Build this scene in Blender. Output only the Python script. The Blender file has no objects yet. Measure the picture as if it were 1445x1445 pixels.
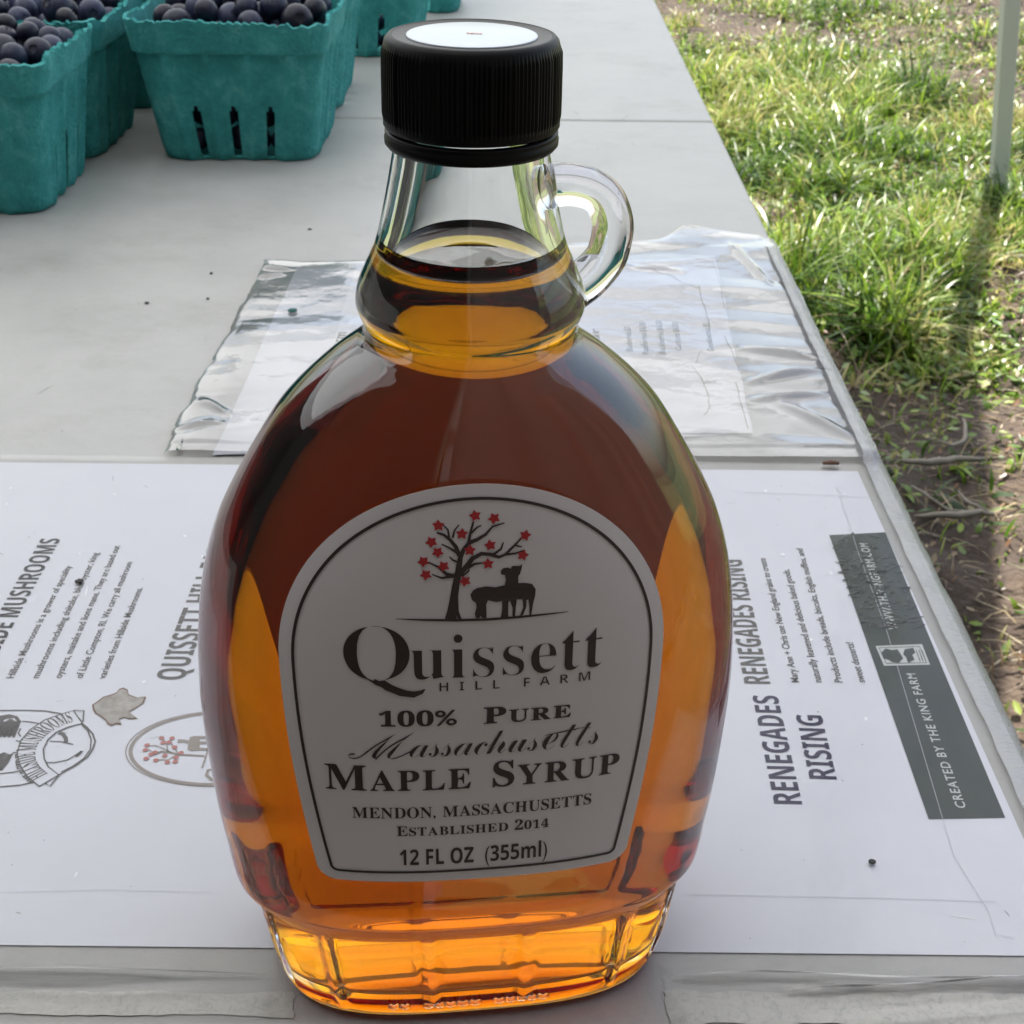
import bpy, bmesh, math, random
import numpy as np
from mathutils import Vector, Matrix
random.seed(7); RNG = np.random.default_rng(7)
R = math.radians
S = bpy.context.scene
COL = S.collection

# ------------------------------------------------------------------ camera
CAM_H = 0.2377; PITCH = 29.7; ROLL = 0.6; FPX = 1950.0; PW = 1445.0
cd = bpy.data.cameras.new('camera'); cam = bpy.data.objects.new('camera', cd); COL.objects.link(cam)
cd.sensor_width = 36; cd.sensor_height = 36; cd.lens = 36*FPX/PW
cd.clip_start = 0.01; cd.clip_end = 900
cam.matrix_world = Matrix.Translation((0, 0, CAM_H)) @ Matrix.Rotation(R(90-PITCH), 4, 'X') @ Matrix.Rotation(R(ROLL), 4, 'Z')
cd.dof.use_dof = True; cd.dof.focus_distance = 0.245; cd.dof.aperture_fstop = 90
S.camera = cam
def at(u, v, z=0.0):
    """where the sight line through a point of the photograph meets the level plane z"""
    a = (u-722.5)/FPX; b = -(v-722.5)/FPX
    c, s = math.cos(R(ROLL)), math.sin(R(ROLL)); a, b = a*c-b*s, a*s+b*c
    t = R(PITCH); d = (a, b*math.sin(t)+math.cos(t), b*math.cos(t)-math.sin(t))
    k = (z-CAM_H)/d[2]
    return (d[0]*k, d[1]*k)

# ------------------------------------------------------------------ world, sun, exposure
SUN = Vector((.07, .49, 1.0)).normalized()
w = bpy.data.worlds.new('World'); S.world = w; w.use_nodes = True
nt = w.node_tree; bg = nt.nodes['Background']
sky = nt.nodes.new('ShaderNodeTexSky'); sky.sky_type = 'NISHITA'; sky.sun_disc = False
sky.air_density = 1.3; sky.dust_density = 2.5; sky.sun_elevation = math.asin(SUN.z); sky.sun_rotation = math.atan2(SUN.x, SUN.y)
hs = nt.nodes.new('ShaderNodeHueSaturation'); hs.inputs['Saturation'].default_value = .78   # a milky summer sky
nt.links.new(sky.outputs[0], hs.inputs['Color']); nt.links.new(hs.outputs[0], bg.inputs[0]); bg.inputs[1].default_value = 0.10
sd = bpy.data.lights.new('sun', 'SUN'); sd.energy = 5.0; sd.angle = R(.55); sd.color = (1, .95, .86)
so = bpy.data.objects.new('sun', sd); COL.objects.link(so)
so.rotation_euler = SUN.to_track_quat('Z', 'Y').to_euler()
S.view_settings.view_transform = 'Standard'; S.view_settings.look = 'None'
S.view_settings.exposure = 1.5; S.view_settings.gamma = 1
cy = S.cycles
cy.max_bounces = 18; cy.transmission_bounces = 18; cy.glossy_bounces = 6; cy.diffuse_bounces = 4
cy.transparent_max_bounces = 24; cy.sample_clamp_indirect = 6; cy.volume_bounces = 0
cy.use_denoising = True; cy.caustics_refractive = True; cy.caustics_reflective = False; cy.blur_glossy = .3

# ------------------------------------------------------------------ helpers
def tag(o, label=None, cat=None, group=None, kind=None):
    if label: o['label'] = label
    if cat: o['category'] = cat
    if group: o['group'] = group
    if kind: o['kind'] = kind
    return o
def mesh_obj(name, V, Fc, m=None, parent=None, smooth=True):
    me = bpy.data.meshes.new(name)
    me.from_pydata([tuple(map(float, v)) for v in V], [], [tuple(map(int, f)) for f in Fc])
    me.update()
    if smooth: me.polygons.foreach_set('use_smooth', [True]*len(me.polygons))
    if m: me.materials.append(m)
    o = bpy.data.objects.new(name, me); COL.objects.link(o)
    if parent: o.parent = parent
    return o
def empty(name, loc=(0, 0, 0), rz=0):
    o = bpy.data.objects.new(name, None); COL.objects.link(o); o.location = loc; o.rotation_euler = (0, 0, rz)
    o.empty_display_size = .05
    return o
def copy_tree(o, parent=None):
    c = o.copy(); COL.objects.link(c)
    if parent: c.parent = parent
    for ch in o.children: copy_tree(ch, c)
    return c
class MB:
    def __init__(s): s.V = []; s.F = []
    def add(s, V, F):
        n = len(s.V); s.V += [tuple(v) for v in V]; s.F += [tuple(i+n for i in f) for f in F]
    def box(s, c, d, rz=0):
        cx, cy_, cz = c; X, Y, Z = d[0]/2, d[1]/2, d[2]/2; C, Sn = math.cos(rz), math.sin(rz)
        V = [(cx+C*x-Sn*y, cy_+Sn*x+C*y, cz+z) for x in (-X, X) for y in (-Y, Y) for z in (-Z, Z)]
        s.add(V, [(0,1,3,2),(4,6,7,5),(0,4,5,1),(2,3,7,6),(0,2,6,4),(1,5,7,3)])
    def tube(s, pts, rad, n=12, closed=False, caps=True):
        pts = [Vector(p) for p in pts]; k = len(pts)
        rads = rad if hasattr(rad, '__len__') else [rad]*k
        V = []; up = None
        for i, p in enumerate(pts):
            t = (pts[min(i+1, k-1)]-pts[max(i-1, 0)]).normalized()
            if up is None: up = t.orthogonal().normalized()
            up = (up-t*up.dot(t)).normalized(); b = t.cross(up)
            r = rads[i]; rx, ry = r if hasattr(r, '__len__') else (r, r)
            for j in range(n):
                a = 2*math.pi*j/n; V.append(p+up*math.cos(a)*rx+b*math.sin(a)*ry)
        F = [(i*n+j, i*n+(j+1) % n, (i+1)*n+(j+1) % n, (i+1)*n+j) for i in range(k-1) for j in range(n)]
        if caps: F += [tuple(range(n))[::-1], tuple((k-1)*n+j for j in range(n))]
        s.add(V, F)
    def build(s, name, m=None, parent=None, smooth=False): return mesh_obj(name, s.V, s.F, m, parent, smooth)
def rings(L, closed_u=True, cap0=False, cap1=False):
    """L: list of equal-length rings of points -> verts, faces"""
    n = len(L[0]); V = [p for r in L for p in r]; m_ = n if closed_u else n-1
    F = [(i*n+j, i*n+(j+1) % n, (i+1)*n+(j+1) % n, (i+1)*n+j) for i in range(len(L)-1) for j in range(m_)]
    if cap0: F.append(tuple(range(n))[::-1])
    if cap1: F.append(tuple((len(L)-1)*n+j for j in range(n)))
    return V, F
def pchip(xk, yk, x):
    xk = np.array(xk, float); yk = np.array(yk, float); h = np.diff(xk); d = np.diff(yk)/h
    m = np.zeros_like(yk); m[1:-1] = np.where(d[1:]*d[:-1] > 0, 2*d[1:]*d[:-1]/(d[1:]+d[:-1]+1e-12*np.sign(d[1:]+1e-30)), 0)
    m[0] = d[0]; m[-1] = d[-1]
    i = np.clip(np.searchsorted(xk, x)-1, 0, len(h)-1); t = (x-xk[i])/h[i]
    return ((2*t**3-3*t**2+1)*yk[i]+(t**3-2*t**2+t)*h[i]*m[i]+(-2*t**3+3*t**2)*yk[i+1]+(t**3-t**2)*h[i]*m[i+1])
_perm = RNG.permutation(512); _val = RNG.random(512)*2-1
def vnoise(x, y):
    xi = np.floor(x).astype(int); yi = np.floor(y).astype(int); fx = x-xi; fy = y-yi
    fx = fx*fx*(3-2*fx); fy = fy*fy*(3-2*fy)
    g = lambda a, b: _val[_perm[(_perm[a % 512]+b) % 512]]
    return (g(xi, yi)*(1-fx)+g(xi+1, yi)*fx)*(1-fy)+(g(xi, yi+1)*(1-fx)+g(xi+1, yi+1)*fx)*fy
def fbm(x, y, o=4):
    r = 0; a = 1
    for k in range(o): r = r+a*vnoise(x*2**k+17*k, y*2**k+5*k); a *= .5
    return r

# ------------------------------------------------------------------ materials
def mat(name, col=(.5, .5, .5), rough=.5, **kw):
    m = bpy.data.materials.new(name); m.use_nodes = True; b = m.node_tree.nodes['Principled BSDF']
    b.inputs['Base Color'].default_value = (*col, 1); b.inputs['Roughness'].default_value = rough
    for k, v in kw.items(): b.inputs[k.replace('_', ' ')].default_value = v
    return m
def N(m, t, **kw):
    n = m.node_tree.nodes.new(t)
    for k, v in kw.items(): setattr(n, k, v)
    return n
def LK(m, a, b): m.node_tree.links.new(a, b)
def noise_col(m, stops, scale, detail=6, rough=.6, coord='Object', distort=0):
    """base colour from a noise through a colour ramp; returns the noise node"""
    b = m.node_tree.nodes['Principled BSDF']; tc = N(m, 'ShaderNodeTexCoord')
    nz = N(m, 'ShaderNodeTexNoise'); nz.inputs['Scale'].default_value = scale; nz.inputs['Detail'].default_value = detail
    nz.inputs['Roughness'].default_value = rough; nz.inputs['Distortion'].default_value = distort
    cr = N(m, 'ShaderNodeValToRGB'); e = cr.color_ramp.elements
    while len(e) < len(stops): e.new(.5)
    for i, (p, c) in enumerate(stops): e[i].position = p; e[i].color = (*c, 1)
    LK(m, tc.outputs[coord], nz.inputs['Vector']); LK(m, nz.outputs['Fac'], cr.inputs['Fac']); LK(m, cr.outputs['Color'], b.inputs['Base Color'])
    return nz, cr
def bump(m, scale, strength, dist, detail=4, tex='noise', vec=(1, 1, 1)):
    b = m.node_tree.nodes['Principled BSDF']; tc = N(m, 'ShaderNodeTexCoord'); mp = N(m, 'ShaderNodeMapping')
    mp.inputs['Scale'].default_value = vec; LK(m, tc.outputs['Object'], mp.inputs['Vector'])
    nz = N(m, 'ShaderNodeTexNoise' if tex == 'noise' else 'ShaderNodeTexVoronoi'); nz.inputs['Scale'].default_value = scale
    if tex == 'noise': nz.inputs['Detail'].default_value = detail
    LK(m, mp.outputs[0], nz.inputs['Vector'])
    bp = N(m, 'ShaderNodeBump'); bp.inputs['Strength'].default_value = strength; bp.inputs['Distance'].default_value = dist
    LK(m, nz.outputs[0], bp.inputs['Height'])
    if b.inputs['Normal'].is_linked: LK(m, b.inputs['Normal'].links[0].from_socket, bp.inputs['Normal'])
    LK(m, bp.outputs[0], b.inputs['Normal'])

def leafy(name, attr=True, trans=.5, rough=.55, col=(.1, .2, .03)):
    m = bpy.data.materials.new(name); m.use_nodes = True; t = m.node_tree; t.nodes.clear(); L = t.links.new
    out = t.nodes.new('ShaderNodeOutputMaterial'); a = t.nodes.new('ShaderNodeAttribute'); a.attribute_name = 'tint'
    pb = t.nodes.new('ShaderNodeBsdfPrincipled'); pb.inputs['Roughness'].default_value = rough
    tl = t.nodes.new('ShaderNodeBsdfTranslucent'); mx = t.nodes.new('ShaderNodeMixShader'); mx.inputs[0].default_value = trans
    if attr: L(a.outputs['Color'], pb.inputs['Base Color']); L(a.outputs['Color'], tl.inputs[0])
    else: pb.inputs['Base Color'].default_value = (*col, 1); tl.inputs[0].default_value = (*col, 1)
    L(pb.outputs[0], mx.inputs[1]); L(tl.outputs[0], mx.inputs[2]); L(mx.outputs[0], out.inputs[0])
    return m
M = {}
M['glass'] = mat('clear_glass', (.985, .995, .985), .0, IOR=1.5, Transmission_Weight=1.0)
M['syrup'] = mat('maple_syrup', (1, 1, 1), .0, IOR=1.46, Transmission_Weight=1.0)
va = N(M['syrup'], 'ShaderNodeVolumeAbsorption'); va.inputs['Density'].default_value = 300; va.inputs['Color'].default_value = (.967, .862, 0.0, 1)
LK(M['syrup'], va.outputs[0], M['syrup'].node_tree.nodes['Material Output'].inputs['Volume'])
M['cap'] = mat('black_plastic', (.0025, .0025, .003), .45, Specular_IOR_Level=.16)
M['cap_top'] = mat('dull_grey_black_plastic', (.03, .028, .026), .5); bump(M['cap_top'], 900, .3, .0002)
M['sticker'] = mat('white_gloss_sticker', (.55, .60, .64), .25)
M['sticker_print'] = mat('faint_orange_print', (.62, .3, .2), .4)
M['label'] = mat('label_paper', (.82, .77, .755), .5); bump(M['label'], 1500, .12, .0001)
M['label_back'] = leafy('thin_tan_label_paper', False, .34, .6, (.74, .53, .38))
M['ink'] = mat('brown_black_ink', (.045, .028, .026), .5)
M['inkred'] = mat('red_ink', (.5, .03, .035), .5)
M['table'] = mat('white_moulded_plastic', (.6, .6, .57), .42)
nz, cr = noise_col(M['table'], [(.3, (.33, .325, .305)), (.62, (.42, .413, .387)), (.8, (.455, .447, .42))], 7, 10, .75)
tn = M['table'].node_tree; tc_ = N(M['table'], 'ShaderNodeTexCoord'); mp_ = N(M['table'], 'ShaderNodeMapping'); mp_.inputs['Scale'].default_value = (1, 1.25, 1); mp_.inputs['Rotation'].default_value = (0, 0, .5)
n2 = N(M['table'], 'ShaderNodeTexNoise'); n2.inputs['Scale'].default_value = 11; n2.inputs['Detail'].default_value = 12; n2.inputs['Roughness'].default_value = .8
r2 = N(M['table'], 'ShaderNodeValToRGB'); r2.color_ramp.elements[0].position = .52; r2.color_ramp.elements[0].color = (1, 1, 1, 1); r2.color_ramp.elements[1].position = .80; r2.color_ramp.elements[1].color = (.74, .72, .68, 1)
mx_ = N(M['table'], 'ShaderNodeMix', data_type='RGBA', blend_type='MULTIPLY'); mx_.inputs[0].default_value = 1
LK(M['table'], tc_.outputs['Object'], mp_.inputs[0]); LK(M['table'], mp_.outputs[0], n2.inputs['Vector']); LK(M['table'], n2.outputs['Fac'], r2.inputs[0]); LK(M['table'], cr.outputs[0], mx_.inputs[6]); LK(M['table'], r2.outputs[0], mx_.inputs[7]); LK(M['table'], mx_.outputs[2], tn.nodes['Principled BSDF'].inputs['Base Color'])
rr_ = N(M['table'], 'ShaderNodeMapRange'); rr_.inputs[3].default_value = .3; rr_.inputs[4].default_value = .6; LK(M['table'], nz.outputs['Fac'], rr_.inputs[0]); LK(M['table'], rr_.outputs[0], tn.nodes['Principled BSDF'].inputs['Roughness'])
bump(M['table'], 1500, .35, .0003, 2)
M['page'] = mat('white_printed_page', (.70, .71, .76), .6, Coat_Weight=.15, Coat_Roughness=.09, Coat_IOR=1.5)
noise_col(M['page'], [(.25, (.62, .63, .675)), (.7, (.68, .69, .73))], 9, 6)
M['page_old'] = mat('water_stained_page', (.66, .65, .68), .6)
noise_col(M['page_old'], [(.26, (.58, .55, .51)), (.42, (.74, .73, .74)), (.7, (.80, .80, .83))], 14, 8, .7, distort=.4)
M['grey_ink'] = mat('dark_grey_ink', (.03, .03, .034), .6, Specular_IOR_Level=.2)
M['mid_ink'] = mat('faded_grey_ink', (.11, .105, .10), .6, Specular_IOR_Level=.2)
M['purple_ink'] = mat('purple_navy_ink', (.042, .038, .075), .6, Specular_IOR_Level=.2)
M['bar'] = mat('grey_green_print', (.055, .07, .06), .5, Specular_IOR_Level=.2)
noise_col(M['bar'], [(.3, (.030, .042, .034)), (.7, (.048, .060, .052))], 60, 6)
M['white_ink'] = mat('off_white_print', (.5, .52, .5), .5)
M['pink_ink'] = mat('faded_red_ink', (.42, .14, .12), .5)
M['stain'] = mat('torn_paper_patch', (.3, .27, .22), .8)
noise_col(M['stain'], [(.3, (.25, .22, .17)), (.55, (.38, .35, .31)), (.7, (.45, .42, .38))], 260, 6)
M['stain_edge'] = mat('brown_torn_edge', (.16, .09, .06), .8)
M['crease'] = mat('brown_crease', (.27, .24, .2), .8)
M['speck'] = mat('dark_crumb', (.02, .018, .015), .7)
M['greenspeck'] = mat('teal_pulp_crumb', (.004, .09, .07), .7)

def film_mat(name, tint, rough, haze, bs, bstr, vec=(1, 1, 1), ior=1.5, mult=1.0):
    """thin clear plastic film: mostly see-through, glossy by Fresnel, with a little milky haze"""
    m = bpy.data.materials.new(name); m.use_nodes = True; t = m.node_tree; t.nodes.clear()
    out = t.nodes.new('ShaderNodeOutputMaterial'); tr = t.nodes.new('ShaderNodeBsdfTransparent'); tr.inputs[0].default_value = (*tint, 1)
    df = t.nodes.new('ShaderNodeBsdfDiffuse'); df.inputs[0].default_value = (.8, .82, .86, 1)
    gl = t.nodes.new('ShaderNodeBsdfGlossy'); gl.inputs['Roughness'].default_value = rough
    fr = t.nodes.new('ShaderNodeFresnel'); fr.inputs[0].default_value = ior
    mu = t.nodes.new('ShaderNodeMath'); mu.operation = 'MULTIPLY'; mu.inputs[1].default_value = mult; mu.use_clamp = True
    tc = t.nodes.new('ShaderNodeTexCoord'); mp = t.nodes.new('ShaderNodeMapping'); mp.inputs['Scale'].default_value = vec
    nz = t.nodes.new('ShaderNodeTexNoise'); nz.inputs['Scale'].default_value = bs; nz.inputs['Detail'].default_value = 5
    bp = t.nodes.new('ShaderNodeBump'); bp.inputs['Strength'].default_value = bstr; bp.inputs['Distance'].default_value = .002
    m1 = t.nodes.new('ShaderNodeMixShader'); m1.inputs[0].default_value = haze; m2 = t.nodes.new('ShaderNodeMixShader')
    L = t.links.new
    L(tc.outputs['Object'], mp.inputs[0]); L(mp.outputs[0], nz.inputs['Vector']); L(nz.outputs[0], bp.inputs['Height'])
    L(bp.outputs[0], gl.inputs['Normal']); L(bp.outputs[0], fr.inputs['Normal']); L(fr.outputs[0], mu.inputs[0]); L(mu.outputs[0], m2.inputs[0])
    L(tr.outputs[0], m1.inputs[1]); L(df.outputs[0], m1.inputs[2]); L(m1.outputs[0], m2.inputs[1]); L(gl.outputs[0], m2.inputs[2]); L(m2.outputs[0], out.inputs[0])
    return m
M['film'] = film_mat('clear_plastic_film', (.99, .99, .99), .07, .0, 60, .25, mult=.55)
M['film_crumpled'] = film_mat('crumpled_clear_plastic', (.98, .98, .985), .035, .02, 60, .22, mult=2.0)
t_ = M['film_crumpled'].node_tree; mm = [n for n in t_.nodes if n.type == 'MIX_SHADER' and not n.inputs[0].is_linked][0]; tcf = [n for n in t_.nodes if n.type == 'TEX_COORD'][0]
sx = t_.nodes.new('ShaderNodeSeparateXYZ'); mr = t_.nodes.new('ShaderNodeMapRange'); mr.inputs[1].default_value = .094; mr.inputs[2].default_value = .103; mr.inputs[3].default_value = .03; mr.inputs[4].default_value = .12   # extra haze on the right side stands in for sky glare
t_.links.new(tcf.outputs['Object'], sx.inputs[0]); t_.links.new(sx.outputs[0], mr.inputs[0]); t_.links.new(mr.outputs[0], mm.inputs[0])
M['tape'] = film_mat('clear_edge_tape', (.97, .98, .99), .12, .28, 220, .6, (1, 4, 1))

M['grass'] = leafy('grass_blades', trans=.46, rough=.34)
M['canopy'] = leafy('white_tent_fabric', False, .47, .7, (.82, .84, .88))
M['blocker_fabric'] = mat('charcoal_blocker_fabric', (.06, .055, .055), .8)  # dark cloth of the added light-blocking walls and screen
M['pole'] = mat('painted_grey_steel', (.52, .53, .50), .45); bump(M['pole'], 120, .1, .001)
M['steel'] = mat('grey_powder_coated_steel', (.2, .2, .2), .4, Metallic=.6)
M['soil'] = mat('dry_brown_soil', (.1, .07, .045), .95)
noise_col(M['soil'], [(.3, (.022, .015, .011)), (.5, (.055, .038, .027)), (.72, (.13, .094, .066))], 3.5, 12, .72); bump(M['soil'], 45, .9, .02, 8)
M['far_ground'] = mat('far_field', (.1, .12, .04), .95)
noise_col(M['far_ground'], [(.35, (.06, .085, .025)), (.6, (.12, .13, .05)), (.75, (.2, .16, .1))], .8, 12, .7)
M['pulp'] = mat('teal_moulded_pulp', (.05, .30, .27), .9)
noise_col(M['pulp'], [(.32, (.018, .18, .172)), (.52, (.036, .30, .29)), (.68, (.12, .43, .42))], 38, 14, .82); bump(M['pulp'], 500, .8, .002, 8)
M['berry'] = mat('blueberry_skin', (.02, .02, .05), .42, Specular_IOR_Level=.35)
noise_col(M['berry'], [(.34, (.004, .004, .011)), (.56, (.010, .013, .034)), (.82, (.07, .085, .16))], 110, 5, .6)
oi = N(M['berry'], 'ShaderNodeObjectInfo'); nzb = [n for n in M['berry'].node_tree.nodes if n.type == 'TEX_NOISE'][0]; crb = [n for n in M['berry'].node_tree.nodes if n.type == 'VALTORGB'][0]
ad = N(M['berry'], 'ShaderNodeMath', operation='MULTIPLY_ADD'); ad.inputs[1].default_value = .34; ad2 = N(M['berry'], 'ShaderNodeMath', operation='ADD'); ad2.inputs[1].default_value = -.15
LK(M['berry'], oi.outputs['Random'], ad.inputs[0]); LK(M['berry'], nzb.outputs['Fac'], ad2.inputs[0]); LK(M['berry'], ad2.outputs[0], ad.inputs[2]); LK(M['berry'], ad.outputs[0], crb.inputs[0])
M['berry_dark'] = mat('blueberry_crown', (.012, .008, .012), .8)

# ================================================================== THE SETTING
# ---- ground
GZ = -0.74
def ground_h(x, y): return .022*fbm(x*2.3, y*2.3, 5)+.018*np.abs(fbm(x*9+3, y*9, 3))
gx = np.linspace(-1.5, 4.5, 261); gy = np.linspace(-.6, 8.4, 331)
GX, GY = np.meshgrid(gx, gy); GH = ground_h(GX, GY)+GZ-.02
fade = np.clip(np.minimum.reduce([GX+1.5, 4.5-GX, GY+.6, 8.4-GY])/.5, 0, 1); GH = GH*fade+(GZ-.012)*(1-fade)
V = np.stack([GX, GY, GH], -1).reshape(-1, 3); nx_ = len(gx)
i = (np.arange(len(gy)-1)[:, None]*nx_+np.arange(nx_-1)[None]).reshape(-1)
g = mesh_obj('ground', V, np.stack([i, i+1, i+1+nx_, i+nx_], 1), M['soil']); tag(g, 'brown soil with patches of straw beside the table', None, None, 'structure')
# the field beyond, one sheet with a hole where the near soil lies
o_ = [(-400, -400), (400, -400), (400, 400), (-400, 400)]; i_ = [(-1.49, -.59), (4.49, -.59), (4.49, 8.39), (-1.49, 8.39)]
V = [(x, y, GZ-.013) for x, y in o_+i_]
f_ = mesh_obj('field', V, [(k, (k+1) % 4, 4+(k+1) % 4, 4+k) for k in range(4)], M['far_ground']); tag(f_, 'green and brown field reaching to the horizon', None, None, 'structure')

# ---- plants on the ground
def lush(x, y):
    """0 bare .. 1 lush"""
    n = fbm(x*2.6+9, y*2.6, 4)*.75
    e = np.interp(y, [0, 1.0, 2.15, 2.35, 2.55, 2.9, 4.2, 4.7, 5.2, 8], [.02, .02, .04, .34, .62, 1, 1, .6, .3, .4])
    right = np.clip((x-(.53+(y-1.0)*.33))/.08, 0, 1)*(y < 2.3)
    return np.clip(e+n*np.clip(e*2, 0, 1)+right*.45, 0.0, 1)
def scatter(n, ymin=.2, ymax=7.6):
    P_ = []
    while len(P_) < n:
        y = RNG.random(n*3)*(ymax-ymin)+ymin; x = .12+RNG.random(n*3)*(.55+y*.42)
        keep = RNG.random(n*3) < lush(x, y)*np.clip(1.6/(y*.5+.6), .35, 1)
        P_ += list(zip(x[keep], y[keep]))
    return np.array(P_[:n])
def blades(name, pts, hmin, hmax, wd, cols, segs=3, lean=.55, base_drop=.0, kindlabel=''):
    n = len(pts); x, y = pts[:, 0], pts[:, 1]
    z = ground_h(x, y)+GZ-.02-base_drop
    hh = hmin+(hmax-hmin)*RNG.random(n)**1.4; cl_ = fbm(x*7+31, y*7+5, 2); hh = hh*(.35+.75*lush(x, y))*(1+.8*np.clip(cl_, -.6, 1)); az = RNG.random(n)*6.283; ln = lean*(.25+RNG.random(n)*1.1)
    ww = wd*(.5+RNG.random(n)); fa = az+RNG.normal(0, .5, n)+1.57
    T = np.linspace(0, 1, segs+1); rows = []
    for t in T:
        r = hh*ln*t**1.8; zz = z+hh*(t-.42*ln*t**2.2)
        half = ww*(1-t**2.2)*.5*(.55+.45*min(1, t*3)) if t < 1 else ww*0
        cx = x+np.cos(az)*r; cy2 = y+np.sin(az)*r
        rows.append(np.stack([cx-np.cos(fa)*half, cy2-np.sin(fa)*half, zz], 1)); 
        if t < 1: rows.append(np.stack([cx+np.cos(fa)*half, cy2+np.sin(fa)*half, zz], 1))
    k = len(rows); V = np.stack(rows, 1).reshape(-1, 3)
    F4 = np.array([(2*s, 2*s+1, 2*s+3, 2*s+2) for s in range(segs-1)]); b = np.arange(n)*k
    quads = (b[:, None, None]+F4[None]).reshape(-1, 4); tri = np.stack([b+2*(segs-1), b+2*(segs-1)+1, b+2*segs], 1)
    me = bpy.data.meshes.new(name); nv = len(V); me.vertices.add(nv); me.vertices.foreach_set('co', V.astype(np.float32).ravel())
    nl = quads.size+tri.size; me.loops.add(nl); me.loops.foreach_set('vertex_index', np.concatenate([quads.ravel(), tri.ravel()]).astype(np.int32))
    npoly = len(quads)+len(tri); me.polygons.add(npoly)
    ls = np.concatenate([np.arange(len(quads))*4, quads.size+np.arange(len(tri))*3]).astype(np.int32)
    me.polygons.foreach_set('loop_start', ls); me.update(calc_edges=True)
    C = np.array(cols)[np.clip(((vnoise(x*5, y*5)*.5+.5+RNG.normal(0, .28, n))*len(cols)).astype(int), 0, len(cols)-1)]*(.6+.7*RNG.random((n, 1)))
    A = me.attributes.new('tint', 'FLOAT_COLOR', 'POINT')
    A.data.foreach_set('color', np.repeat(np.concatenate([C, np.ones((n, 1))], 1), k, 0).astype(np.float32).ravel())
    me.materials.append(M['grass']); o = bpy.data.objects.new(name, me); COL.objects.link(o); return o
GREENS = [(.04, .085, .012), (.07, .14, .015), (.11, .19, .02), (.16, .25, .025), (.20, .30, .035), (.28, .35, .06), (.38, .35, .13)]
DRY = [(.34, .27, .15), (.27, .19, .10), (.42, .36, .24), (.20, .13, .07)]
tag(blades('grass', scatter(46000), .02, .125, .0055, GREENS, 4, .9), 'long green grass growing beside the table', 'grass', None, 'stuff')
p_ = scatter(26000); tag(blades('low_weeds', p_, .02, .08, .013, GREENS, 3, 1.3), 'broad leaved low weeds among the grass', 'weeds', None, 'stuff')
# dead straw lies on the bare soil
n_ = 16000; yy = RNG.random(n_)*6.8+.3; xx = .1+RNG.random(n_)*(.6+yy*.42)
tag(blades('dry_straw', np.stack([xx, yy], 1), .02, .10, .0032, DRY, 3, 2.6), 'dry pale straw and dead blades lying on the soil', 'straw', None, 'stuff')
# leaf litter: small curled plates
def litter(name, pts, size, cols):
    n = len(pts); x, y = pts[:, 0], pts[:, 1]; z = ground_h(x, y)+GZ-.012+RNG.random(n)*.012
    az = RNG.random(n)*6.28; s = size*(.4+RNG.random(n)); ti = RNG.normal(0, .45, n); V = []
    L6 = [(-1, 0, .0), (-.4, .5, .12), (.4, .45, .1), (1, 0, .25), (.4, -.45, .1), (-.4, -.5, .15)]
    for a, b, c in L6:
        V.append(np.stack([x+s*(a*np.cos(az)-b*np.sin(az)), y+s*(a*np.sin(az)+b*np.cos(az)), z+s*(c+a*ti)], 1))
    V = np.stack(V, 1).reshape(-1, 3); b = np.arange(n)*6
    F = np.concatenate([np.stack([b, b+1, b+2, b+3], 1), np.stack([b, b+3, b+4, b+5], 1)])
    me = bpy.data.meshes.new(name); me.from_pydata(V.tolist(), [], F.tolist()); me.update()
    C = np.array(cols)[RNG.integers(0, len(cols), n)]*(.7+.6*RNG.random((n, 1)))
    A = me.attributes.new('tint', 'FLOAT_COLOR', 'POINT'); A.data.foreach_set('color', np.repeat(np.concatenate([C, np.ones((n, 1))], 1), 6, 0).astype(np.float32).ravel())
    me.materials.append(M['grass']); o = bpy.data.objects.new(name, me); COL.objects.link(o); return o
n_ = 5000; yy = RNG.random(n_)*6+.3; xx = .1+RNG.random(n_)*(.6+yy*.42)
tag(litter('leaf_litter', np.stack([xx, yy], 1), .0065, DRY[:2]+[(.2, .10, .045), (.14, .09, .05)]), 'small dead leaves scattered over the soil and weeds', 'dead leaves', None, 'stuff')
tag(litter('clover', scatter(15000, 1.0), .010, GREENS+[(.17, .30, .08), (.26, .34, .15)]), 'small clover leaves spread through the grass', 'clover', None, 'stuff')

# dead stalks that can be told apart on the bare soil
M['stalk'] = mat('bleached_dry_stalk', (.2, .175, .14), .85); bump(M['stalk'], 200, .4, .002)
def stalk(px, label, r):
    mb = MB(); pts = []
    for k, (u, v) in enumerate(px):
        x, y = at(u, v, GZ+.02); pts.append((x, y, float(ground_h(np.array(x), np.array(y)))+GZ+.003+.003*math.sin(k*1.7)))
    fine = []
    for a, b in zip(pts[:-1], pts[1:]):
        for t in (0, .34, .67): fine.append(tuple(a[q]+(b[q]-a[q])*t+random.gauss(0, .0006) for q in range(3)))
    fine.append(pts[-1]); n = len(fine)
    mb.tube(fine, [r*(.35+.65*math.sin(math.pi*min(1, (k+.6)/n))) for k in range(n)], 7)
    o = mb.build('dry_stalk', M['stalk'], None, True); tag(o, label, 'stalk', 'dead stalks on the bare soil')
stalk([(1268, 660), (1310, 655), (1350, 641), (1392, 640)], 'thick grey dead stalk nearest the table edge beside the clear film', .006)
stalk([(1290, 730), (1330, 729), (1352, 724), (1385, 717), (1405, 720)], 'pale dead stalk with a broad white middle on the bare soil', .0055)
stalk([(1362, 576), (1364, 596), (1363, 612), (1345, 622), (1325, 618)], 'bent hook shaped pale stalk near the sunlit patch', .0035)
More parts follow.
